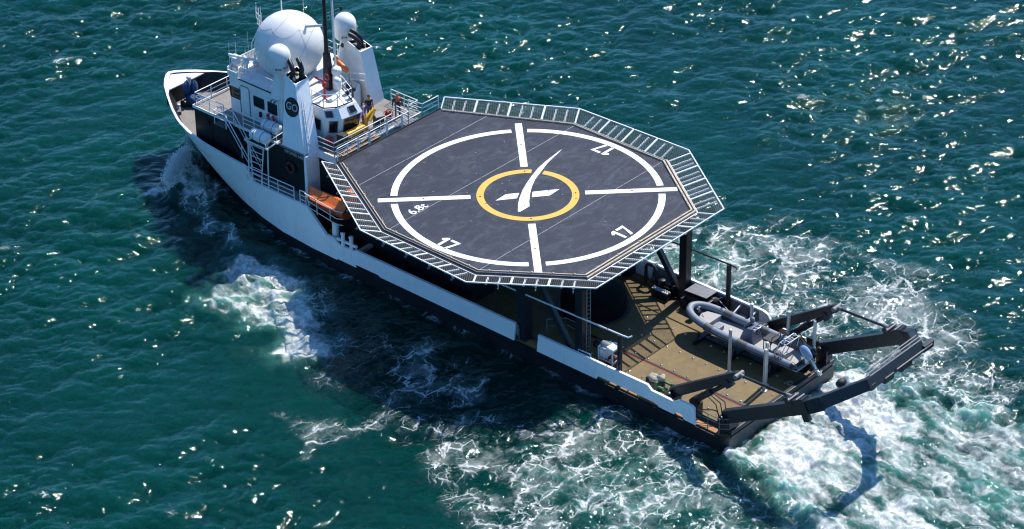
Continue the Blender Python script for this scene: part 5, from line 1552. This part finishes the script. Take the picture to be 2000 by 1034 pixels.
mb = MB(); mb.path([(-.78 + .02 * 0, .2 * math.cos(a), 2.62 + .2 * math.sin(a)) for a in [i * math.pi / 8 for i in range(16)]], .022, 6, closed=True); mb.tube((-.6, 0, 2.62), (-.78, 0, 2.62), .03, 6); mb.build('steering_wheel', 'rubber', con)
mb = MB()
for k in range(5): mb.box((-.72, -.35 + k * .17, 2.85 + .05 * (k % 2)), (.12, .1, .14), rz=.3 * k)
mb.path([(-.3, -.5, 2.9), (-.9, -.5, 3.0), (-.9, .5, 3.0), (-.3, .5, 2.9)], .025, 6); mb.build('grab_rail', 'chrome', con)
mb = MB(); mb.lathe((-.15, -.2, 2.95), [(.14, 0), (.16, .1), (.14, .32), (0, .38)], 12); mb.build('scanner', 'tubegrey', con)
mb = MB(); mb.box((-1.75, 0, 2.55), (.75, .85, .14)); mb.build('helm_seat', 'rubber', rib, bevel=.04)
mb = MB()
for y in (-.4, .4): mb.tube((-1.5, y, 1.8), (-1.5, y, 2.5), .03, 6); mb.tube((-2.0, y, 1.8), (-2.0, y, 2.5), .03, 6)
mb.path([(-2.1, -.45, 2.55), (-2.15, -.45, 2.95), (-2.15, .45, 2.95), (-2.1, .45, 2.55)], .03, 6); mb.build('seat_frame', 'rubber', rib, split=True)
mb = MB()
for x in (-2.9, -3.35):
    mb.path([(x + .3, .9, 1.95), (x, .7, 3.05), (x, -.7, 3.05), (x + .3, -.9, 1.95)], .03, 8)
for y in (-.65, -.25, .25, .65): mb.tube((-2.9, y, 3.05), (-3.35, y, 3.05), .025, 6)
mb.lathe((-3.1, -.55, 3.05), [(.08, 0), (.1, .1), (0, .2)], 10); mb.lathe((-3.1, .5, 3.05), [(.06, 0), (.06, .3), (0, .32)], 8)
mb.build('arch', 'rail', rib)
mb = MB(); mb.box((-2.8, .1, 1.95), (.7, 1.2, .3)); lump((-2.95, .55, 2.15), (.25, .2, .18), .15, mb); mb.build('stern_locker', 'boatdeck', rib, bevel=.03)
mb = MB(); lump((-2.6, .5, 2.1), (.22, .25, .16), .15, mb); mb.build('kit_bag', 'patch', rib)
ob = empty('outboard_motor'); ob.parent = rib
mb = MB()
rows = []
for t, rx, ry_ in ((0, .04, .04), (.06, .22, .18), (.25, .34, .26), (.5, .36, .28), (.8, .30, .24), (1.0, .2, .18), (1.05, .05, .05)):
    rx *= .88; ry_ *= .85; c = Vector((-4.0 - .75 * t, 0, 2.95 - .62 * t)); row = []
    d = Vector((-.77, 0, -.63)); u = Vector((.63, 0, -.77)) * -1
    for j in range(17):
        a = 2 * math.pi * j / 16; row.append(c + u * math.cos(a) * rx + Vector((0, 1, 0)) * math.sin(a) * ry_)
    rows.append(row)
mb.grid(rows); mb.build('cowl', 'engine', ob)
mb = MB(); mb.bar((-4.55, 0, 2.5), (-5.15, 0, 1.75), .24, .30, 0, .14, .2); mb.bar((-4.25, 0, 2.35), (-4.4, 0, 1.9), .3, .3); mb.build('shaft', 'chrome', ob, bevel=.03)
mb = MB(); mb.lathe((-5.25, 0, 1.62), [(.0, -.3), (.09, -.22), (.11, .1), (.05, .25), (0, .28)], 12, 0, 'X')
for k in range(3):
    a = k * 2.094; mb.bar((-5.5, 0, 1.62), (-5.52, .2 * math.cos(a), 1.62 + .2 * math.sin(a)), .03, .16)
mb.bar((-5.2, 0, 1.6), (-5.25, 0, 1.32), .04, .25); mb.build('propeller', 'chrome', ob)
# cradle below it belongs to the ship
mb = MB()
for x in (-12.6, -15.4, -18.2):
    mb.span((x - .1, -3.3, ZD), (x + .1, -1.2, ZD + .22))
    for y in (-3.1, -1.4): mb.bar((x, y, ZD + .2), (x, y + (.2 if y < -2 else -.2), 1.45), .14, .14)
mb.span((-18.4, -2.4, ZD), (-12.3, -2.1, ZD + .16)); mb.build('boat_cradle', 'steel', ship, split=True)

# ------------------------------------------------------------------ loose things aboard
M['dullred'] = paint('dull_dark_red', (0.10, 0.025, 0.015), 0.7, 0.2, 4.0)  # one even dark brown-red for the deckhouse lifebuoy
def lifebuoy(name, label, loc, mats, r=.36, normal=(0, 1, 0), grp=None):
    n_ = Vector(normal).normalized(); u = n_.orthogonal().normalized(); w_ = n_.cross(u); c = Vector(loc)
    o = empty(name, loc); tag(o, label, 'lifebuoy', grp)
    K = 32
    mb = MB(); mb.path([(u * math.cos(2 * math.pi * i / K) + w_ * math.sin(2 * math.pi * i / K)) * r for i in range(K)], r * .27, 10, closed=True); mb.build('ring', mats[0], o)
    for q in range(4):
        a0 = q * math.pi / 2 + .25
        mb = MB(); mb.path([(u * math.cos(a0 + t) + w_ * math.sin(a0 + t)) * r for t in (0, .15, .3, .45)], r * .285, 10); mb.build('band', mats[1], o)
    mb = MB(); mb.path([(u * math.cos(2 * math.pi * i / 16) + w_ * math.sin(2 * math.pi * i / 16)) * r * 1.36 for i in range(16)], .014, 5, closed=True); mb.build('grab_line', mats[1], o)
    return o
lifebuoy('lifebuoy', 'red and white lifebuoy hung on the white wheelhouse wall below the aft window', (19.62, 3.48, 7.22), ('red', 'white'))
lifebuoy('lifebuoy', 'dull dark red lifebuoy hung low on the black deckhouse wall under the lettering', (16.75, 4.62, 5.1), ('dullred', 'navy'), .34)

def raft(loc, label):
    o = thing('liferaft_canister', label, 'life raft', loc, 0, 'white life raft canisters on the cradle')
    prof = [(0, -.78), (.25, -.77), (.36, -.70), (.40, -.58), (.41, 0), (.40, .58), (.36, .70), (.25, .77), (0, .78)]
    mb = MB(); mb.lathe((0, 0, .41), prof, 24, 0, 'X'); mb.build('shell', 'white', o)
    mb = MB()
    for x in (-.35, .35): mb.lathe((x, 0, .41), [(.415, -.03), (.425, 0), (.415, .03)], 24, 0, 'X')
    mb.build('strap', 'greysteel', o)
    mb = MB(); mb.lathe((0, 0, .41), [(.44, -.02), (.44, .02)], 24, 0, 'X'); mb.build('joint_band', 'white', o)
    return o
raft((18.98, 5.08, 6.46), 'white life raft canister at the outer end of the cradle, nearer the ladder')
raft((19.02, 3.98, 6.66), 'white life raft canister at the inner end of the cradle, against the wheelhouse')

# orange rescue boat in its bay under the port bow of the helideck
rb = thing('rescue_boat', 'orange rescue boat stowed under the safety net beside the white funnel', 'rescue boat', (12.95, 4.9, 3.28))
mb = MB()
sec = [(-1.75, .54, .12, .80), (-1.6, .62, .04, .82), (0, .64, 0, .84), (1.1, .58, .05, .86), (1.55, .38, .2, .90), (1.8, .07, .42, .95)]
for sg in (1, -1):
    mb.grid([[(x, 0, k), (x, sg * b * .6, k + .18), (x, sg * b, .55), (x, sg * b, t)] for x, b, k, t in sec])
mb.add([(-1.75, -.54, .8), (-1.75, .54, .8), (-1.75, .54, .55), (-1.75, .33, .33), (-1.75, 0, .12), (-1.75, -.33, .33), (-1.75, -.54, .55)], [tuple(range(7))])
mb.build('hull', M['red'] if False else paint('red_orange_gelcoat', (.42, .055, .02), .45, .1, 2.0), rb)
mb = MB()
rows = []
for x, b, k, t in sec: rows.append([(x, y * b, t + .34 * (1 - abs(y)) + (.12 if abs(y) < .1 else 0) ) for y in (-1.04, -.6, 0, .6, 1.04)])
mb.grid(rows, 0, False); mb.build('cover', 'orange', rb)
mb = MB(); mb.path([(x, b * 1.05, t - .02) for x, b, k, t in sec] + [(x, -b * 1.05, t - .02) for x, b, k, t in sec[::-1]], .05, 6); mb.build('fender', 'orange', rb)
mb = MB(); mb.path([(.5, .4, 1.06), (.1, .2, 1.2), (-.3, -.1, 1.3)], .03, 5); mb.tube((-1.2, 0, 1.2), (-1.2, 0, 1.55), .05, 8); mb.build('lashing', 'rubber', rb)
ro = thing('orange_locker', 'orange locker box inboard of the rescue boat under the net', 'locker', (12.75, 2.9, 3.02))
mb = MB(); mb.box((0, 0, .55), (1.5, 1.0, 1.0)); mb.build('body', 'orange', ro, bevel=.06)
mb = MB(); mb.box((0, 0, 1.1), (1.6, 1.1, .14)); mb.build('lid', 'orange', ro, bevel=.04)
yd = thing('yellow_drum', 'dull yellow drum half hidden behind the post below the rescue boat', 'drum', (13.0, 4.55, ZD))
mb = MB(); mb.lathe((0, 0, 0), [(.32, 0), (.34, .04), (.32, .08), (.32, .5), (.34, .53), (.32, .56), (.32, .98), (.34, 1.02), (.30, 1.05), (0, 1.05)], 20); mb.build('shell', 'yellow', yd)
mb = MB(); mb.lathe((.12, .1, 1.05), [(.05, 0), (.05, .04), (0, .045)], 8); mb.build('bung', 'steel', yd)

# blue covered windlass at the bow
wl = thing('bow_windlass', 'windlass and white post at the bow wrapped in blue canvas covers', 'windlass', (30.75, .55, ZS))
mb = MB(); mb.tube((.35, -.2, 0), (.35, -.2, 1.75), .12, 12); mb.lathe((.35, -.2, 1.72), [(.16, 0), (.2, .1), (.16, .22), (0, .25)], 14); mb.build('post', 'white', wl)
mb = MB(); lump((.25, .12, 1.1), (.30, .34, .62), .12, mb); lump((.0, -.3, .95), (.3, .28, .75), .12, mb); mb.build('tall_cover', 'bluecover', wl)
mb = MB(); lump((-.65, -.15, .32), (.55, .5, .38), .15, mb); lump((-.25, .2, .4), (.4, .4, .4), .15, mb); mb.build('low_cover', 'bluecover', wl)
mb = MB(); mb.box((-.2, .0, .12), (1.3, 1.0, .24)); mb.lathe((-.1, .75, .35), [(.28, -.15), (.18, -.1), (.18, .1), (.28, .15)], 14, 0, 'Y'); mb.build('bedplate', 'steel', wl, bevel=.02)
fl = thing('fairlead_roller', 'pale roller fairlead on the inside of the port bow bulwark', 'fairlead', (30.5, 2.0, ZS))
mb = MB(); mb.box((0, 0, .12), (.9, .28, .24), rz=-.65); mb.build('base', 'greysteel', fl, bevel=.02)
mb = MB(); mb.lathe((0.05, -.05, .24), [(.12, 0), (.09, .08), (.09, .22), (.13, .3), (0, .32)], 12); mb.build('roller', 'white', fl)

# yellow survey float on the walkway, reels, flag, plank
ya = thing('survey_float', 'yellow torpedo shaped float lying by the walkway rail behind the cabin', 'survey float', (14.35, .95, ZB + .35), R(-90))
mb = MB(); mb.lathe((0, 0, .28), [(0, -1.0), (.15, -.95), (.24, -.75), (.26, 0), (.24, .7), (.14, .95), (0, 1.0)], 18, 0, 'X'); mb.build('body', 'yellow', ya)
mb = MB(); mb.box((0, .0, .56), (1.5, .06, .05)); mb.box((0, .2, .45), (1.6, .05, .05)); mb.box((0, -.2, .45), (1.6, .05, .05)); mb.build('rail', 'yellow', ya)
mb = MB(); mb.box((0, 0, -.12), (1.6, .55, .3)); mb.build('stand', 'patch', ya, bevel=.02)
yc = thing('jib_crane', 'small yellow folded crane standing between the float and the man in black', 'crane', (14.75, -.55, ZB))
mb = MB(); mb.tube((0, 0, 0), (0, 0, .9), .14, 12); mb.build('post', 'yellow', yc)
mb = MB(); mb.bar((0, 0, .85), (-.15, -.75, 1.35), .2, .24); mb.bar((-.15, -.75, 1.35), (-.3, -.1, .75), .15, .18); mb.build('jib', 'yellow', yc, bevel=.03)
mb = MB(); mb.tube((.05, -.1, .6), (-.1, -.55, 1.1), .05, 8); mb.build('ram', 'chrome', yc)
bx = thing('black_case', 'black equipment case at the port end of the yellow float', 'case', (14.2, 2.2, ZB + .45), R(8))
mb = MB(); mb.box((0, 0, .3), (.6, .55, .6)); mb.build('shell', 'rubber', bx, bevel=.05)
mb = MB(); mb.box((0, 0, -.22), (.5, .45, .45)); mb.build('stand', 'patch', bx)
bx2 = thing('black_console', 'black boxy control stand between the yellow crane and the red hose reel', 'control stand', (14.35, -1.35, ZB), R(-20))
mb = MB(); mb.box((0, 0, .45), (.55, .6, .9)); mb.build('cabinet', 'rubber', bx2, bevel=.04)
mb = MB(); mb.box((-.05, 0, .98), (.6, .65, .14), ry=-.25); mb.build('panel', 'greysteel', bx2, bevel=.02)
def reel(loc, label, rz=0):
    o = thing('hose_reel', label, 'hose reel', loc, rz, 'red hose reels on the walkway'); o.scale = (.72, .72, .72)
    mb = MB(); mb.box((0, 0, .04), (.5, .5, .08)); mb.bar((0, -.26, 0), (0, -.26, .75), .06, .06); mb.bar((0, .26, 0), (0, .26, .75), .06, .06); mb.build('stand', 'patch', o)
    mb = MB()
    for y in (-.2, .2): mb.path([(.38 * math.cos(a), y, .72 + .38 * math.sin(a)) for a in [i * math.pi / 9 for i in range(18)]], .035, 6, closed=True)
    for y in (-.2, .2):
        for a in (0, 1.05, 2.1): mb.tube((.37 * math.cos(a), y, .72 + .37 * math.sin(a)), (-.37 * math.cos(a), y, .72 - .37 * math.sin(a)), .02, 5)
    mb.build('wheel', 'red', o)
    mb = MB(); mb.lathe((0, 0, .72), [(.28, -.17), (.30, -.08), (.28, 0), (.30, .08), (.28, .17)], 18, 0, 'Y'); mb.build('hose', 'red', o)
    return o
reel((14.95, 2.75, ZB), 'red hose reel behind the rail at the port corner of the walkway', .4)
reel((14.5, -2.45, ZB), 'red hose reel on the walkway between the two men', .2)
fg = thing('furled_flag', 'limp purple white and red flag on a short staff beside the cabin', 'flag', (14.75, -.45, ZB))
mb = MB(); mb.tube((0, 0, 0), (.1, -.02, 2.0), .025, 8); mb.build('staff', 'rail', fg)
def cloth(m, y0, nm):
    rows = []
    for i in range(9):
        z = 1.85 - i * .19; rows.append([(.05 + .05 * math.sin(i * .9 + j * 1.7 + y0 * 9), y0 + j * .07 + .03 * math.sin(i * .8), z) for j in range(4)])
    mb = MB(); mb.grid(rows); o = mb.build(nm, m, fg); s = o.modifiers.new('thick', 'SOLIDIFY'); s.thickness = .012
cloth('purple', -.24, 'blue_panel'); cloth('flagwhite', -.10, 'white_stripe'); cloth('flagred', .05, 'red_stripe')
gw = thing('gangway_plank', 'tan wooden gangway ladder stowed along the foot of the walkway rail', 'gangway', (13.5, 1.55, ZB + .02))
mb = MB(); mb.bar((0, -1.75, .12), (0, 1.75, .12), .08, .2); mb.bar((-.34, -1.75, .12), (-.34, 1.75, .12), .08, .2); mb.build('side_beam', 'wood', gw)
mb = MB()
for i in range(12): mb.box((-.17, -1.6 + i * .29, .12), (.3, .09, .06))
mb.build('rung', 'wood', gw)
mb = MB()
mb.bar((0, -1.2, .3), (-.05, .2, .55), .1, .12); mb.bar((-.1, -.2, .3), (-.1, -1.6, .5), .12, .1); mb.build('boat_hook', 'tan', gw)

# ------------------------------------------------------------------ people
def person(loc, rz, label, shirt, legs, hair, vest=None, hold=False, hips=0.0):
    o = thing('person', label, 'person', loc, rz)
    def skin(name, verts, edges, radii, mat, root=0, sub=2):
        me = bpy.data.meshes.new(name); me.from_pydata(verts, edges, []); me.update()
        ob_ = bpy.data.objects.new(name, me); COL.objects.link(ob_)
        sk = ob_.modifiers.new('skin', 'SKIN'); sk.use_smooth_shade = True
        for i, r_ in enumerate(radii):
            v_ = me.skin_vertices[0].data[i]; v_.radius = r_ if isinstance(r_, tuple) else (r_, r_); v_.use_root = (i == root)
        sb = ob_.modifiers.new('sub', 'SUBSURF'); sb.levels = sub; sb.render_levels = sub
        bpy.context.view_layer.update()
        me2 = bpy.data.meshes.new_from_object(ob_.evaluated_get(bpy.context.evaluated_depsgraph_get()))
        bpy.data.objects.remove(ob_); me2.name = name; me2.materials.clear(); me2.materials.append(M[mat])
        n = bpy.data.objects.new(name, me2); COL.objects.link(n); n.parent = o
        for p_ in me2.polygons: p_.use_smooth = True
        return n
    # facing +x; body as one surface: pelvis, spine, neck, head, arms, legs
    Lh = (0.04, .30, .88) if not hold else (.32, .34, 1.02)
    Rh = (0.04, -.32, .88) if not hold else (.22, -.42, 1.0)
    Le = (-.06, .30, 1.12); Re = (-.06, -.31, 1.12)
    V = [(0, 0, .95), (0, 0, 1.12), (.0, 0, 1.32), (.0, 0, 1.46), (.01, 0, 1.55), (.03, 0, 1.64), (.03, 0, 1.74),
         (0, .19, 1.42), Le, (Le[0] + (Lh[0] - Le[0]) * .55, Le[1] + (Lh[1] - Le[1]) * .55, Le[2] + (Lh[2] - Le[2]) * .55), Lh,
         (0, -.19, 1.42), Re, (Re[0] + (Rh[0] - Re[0]) * .55, Re[1] + (Rh[1] - Re[1]) * .55, Re[2] + (Rh[2] - Re[2]) * .55), Rh,
         (0, .10, .88), (.03, .12, .50), (-.02, .13, .12), (.13, .14, .04),
         (0, -.10, .88), (.03, -.12, .50), (-.02, -.13, .12), (.13, -.14, .04)]
    E_ = [(0, 1), (1, 2), (2, 3), (3, 4), (4, 5), (5, 6), (3, 7), (7, 8), (8, 9), (9, 10), (3, 11), (11, 12), (12, 13), (13, 14), (0, 15), (15, 16), (16, 17), (17, 18), (0, 19), (19, 20), (20, 21), (21, 22)]
    rad = [(.13, .16), (.12, .15), (.13, .18), (.09, .12), (.058, .06), (.098, .082), (.075, .065), (.075, .075), .05, .042, .032, (.075, .075), .05, .042, .032, .09, .062, .045, .04, .09, .062, .045, .04]
    skin('body', V, E_, rad, 'skin')
    # hands: palm, four fingers and thumb
    for sg, h, e in ((1, Lh, Le), (-1, Rh, Re)):
        h = Vector(h); d = (h - Vector(e)).normalized(); s_ = Vector((1, 0, 0)) if abs(d.x) < .7 else Vector((0, 0, 1)); s_ = (s_ - d * s_.dot(d)).normalized()
        mb = MB(); mb.path([h, h + d * .05, h + d * .09], [.03, .042, .036], 8)
        for k in range(4):
            b = h + d * .085 + s_ * (k - 1.5) * .019; l = (.07, .08, .075, .06)[k]; c_ = Vector((0, -sg, 0)) * .02
            mb.path([b, b + d * l * .55 + c_ * .4, b + d * l + c_ * 1.4], [.010, .009, .007], 6)
        b = h + d * .03 + s_ * .035; mb.path([b, b + d * .035 + s_ * .03, b + d * .07 + s_ * .035], [.012, .010, .008], 6)
        mb.build('hand', 'skin', o)
    # clothes follow the same skeleton
    A = lambda *ix: [V[i] for i in ix]
    shv = A(0, 1, 2, 3, 7, 8, 11, 12)
    shv[5] = tuple(Vector(V[7]).lerp(Vector(V[8]), .62)); shv[7] = tuple(Vector(V[11]).lerp(Vector(V[12]), .62))
    skin('shirt', shv, [(0, 1), (1, 2), (2, 3), (3, 4), (4, 5), (3, 6), (6, 7)], [(.15, .18), (.145, .175), (.155, .205), (.105, .13), (.088, .09), .068, (.088, .09), .068], shirt)
    if vest:
        skin('vest', A(1, 2, 3, 7, 11), [(0, 1), (1, 2), (2, 3), (2, 4)], [(.165, .20), (.175, .225), (.12, .15), (.095, .098), (.095, .098)], vest)
        for sg, e, h in ((1, Le, Lh), (-1, Re, Rh)):
            skin('sleeve', [V[7 if sg > 0 else 11], e, tuple(Vector(e).lerp(Vector(h), .8))], [(0, 1), (1, 2)], [.07, .06, .052], shirt)
    end = .42 if legs == 'shorts' else .08
    lv = [V[0], V[15], (.03, .12, .5), (.0, .13, end), V[19], (.03, -.12, .5), (.0, -.13, end)]
    skin('trousers', lv, [(0, 1), (1, 2), (2, 3), (0, 4), (4, 5), (5, 6)], [(.15, .18), (.108, .11), .082, .07, (.108, .11), .082, .07], legs)
    for sg in (1, -1):
        mb = MB(); lump((.05, sg * .135, .055), (.15, .055, .055), .02, mb); mb.build('shoe', 'rubber', o)
    # face: nose, brows, eyes, mouth, ears, hair
    mb = MB(); mb.bar((.125, 0, 1.70), (.145, 0, 1.655), .03, .03); mb.build('nose', 'skin', o, bevel=.006)
    mb = MB()
    for sg in (1, -1): lump((.118, sg * .035, 1.69), (.012, .014, .009), 0, mb, 0, 8)
    mb.build('eyes', 'hair', o, split=True)
    mb = MB(); lump((.118, 0, 1.615), (.01, .025, .006), 0, mb, 0, 8); mb.build('mouth', 'red', o)
    mb = MB()
    for sg in (1, -1): lump((.02, sg * .088, 1.67), (.02, .012, .03), 0, mb, 0, 8)
    mb.build('ears', 'skin', o, split=True)
    mb = MB(); lump((.005, 0, 1.735), (.112, .095, .075), .02, mb); lump((-.04, 0, 1.69), (.085, .092, .09), .02, mb); mb.build('hair', hair, o)
    return o
person((15.68, -1.85, ZB), R(165), 'man in a black short sleeved shirt and grey shorts standing by the cabin', 'darkshirt', 'shorts', 'hair')
person((14.40, -3.25, ZB), R(150), 'person in an orange red life vest and dark trousers at the walkway rail', 'jeans', 'jeans', 'blond', 'vest', True)

rc = thing('rope_coil', 'pale coiled rope with a shackle lying on deck behind the inflatable boat', 'rope coil', (-19.75, -1.5, ZD))
mb = MB(); mb.path([((.16 + .02 * (i % 24) / 24) * math.cos(i * .52), (.16 + .02 * (i % 24) / 24) * math.sin(i * .52), .03 + i * .0018) for i in range(72)], .022, 5); mb.build('coil', 'beige', rc)
mb = MB(); mb.path([(.3 + .08 * math.cos(a), .1 + .08 * math.sin(a), .05) for a in [i * .6 for i in range(9)]], .022, 6); mb.build('shackle', 'chrome', rc)
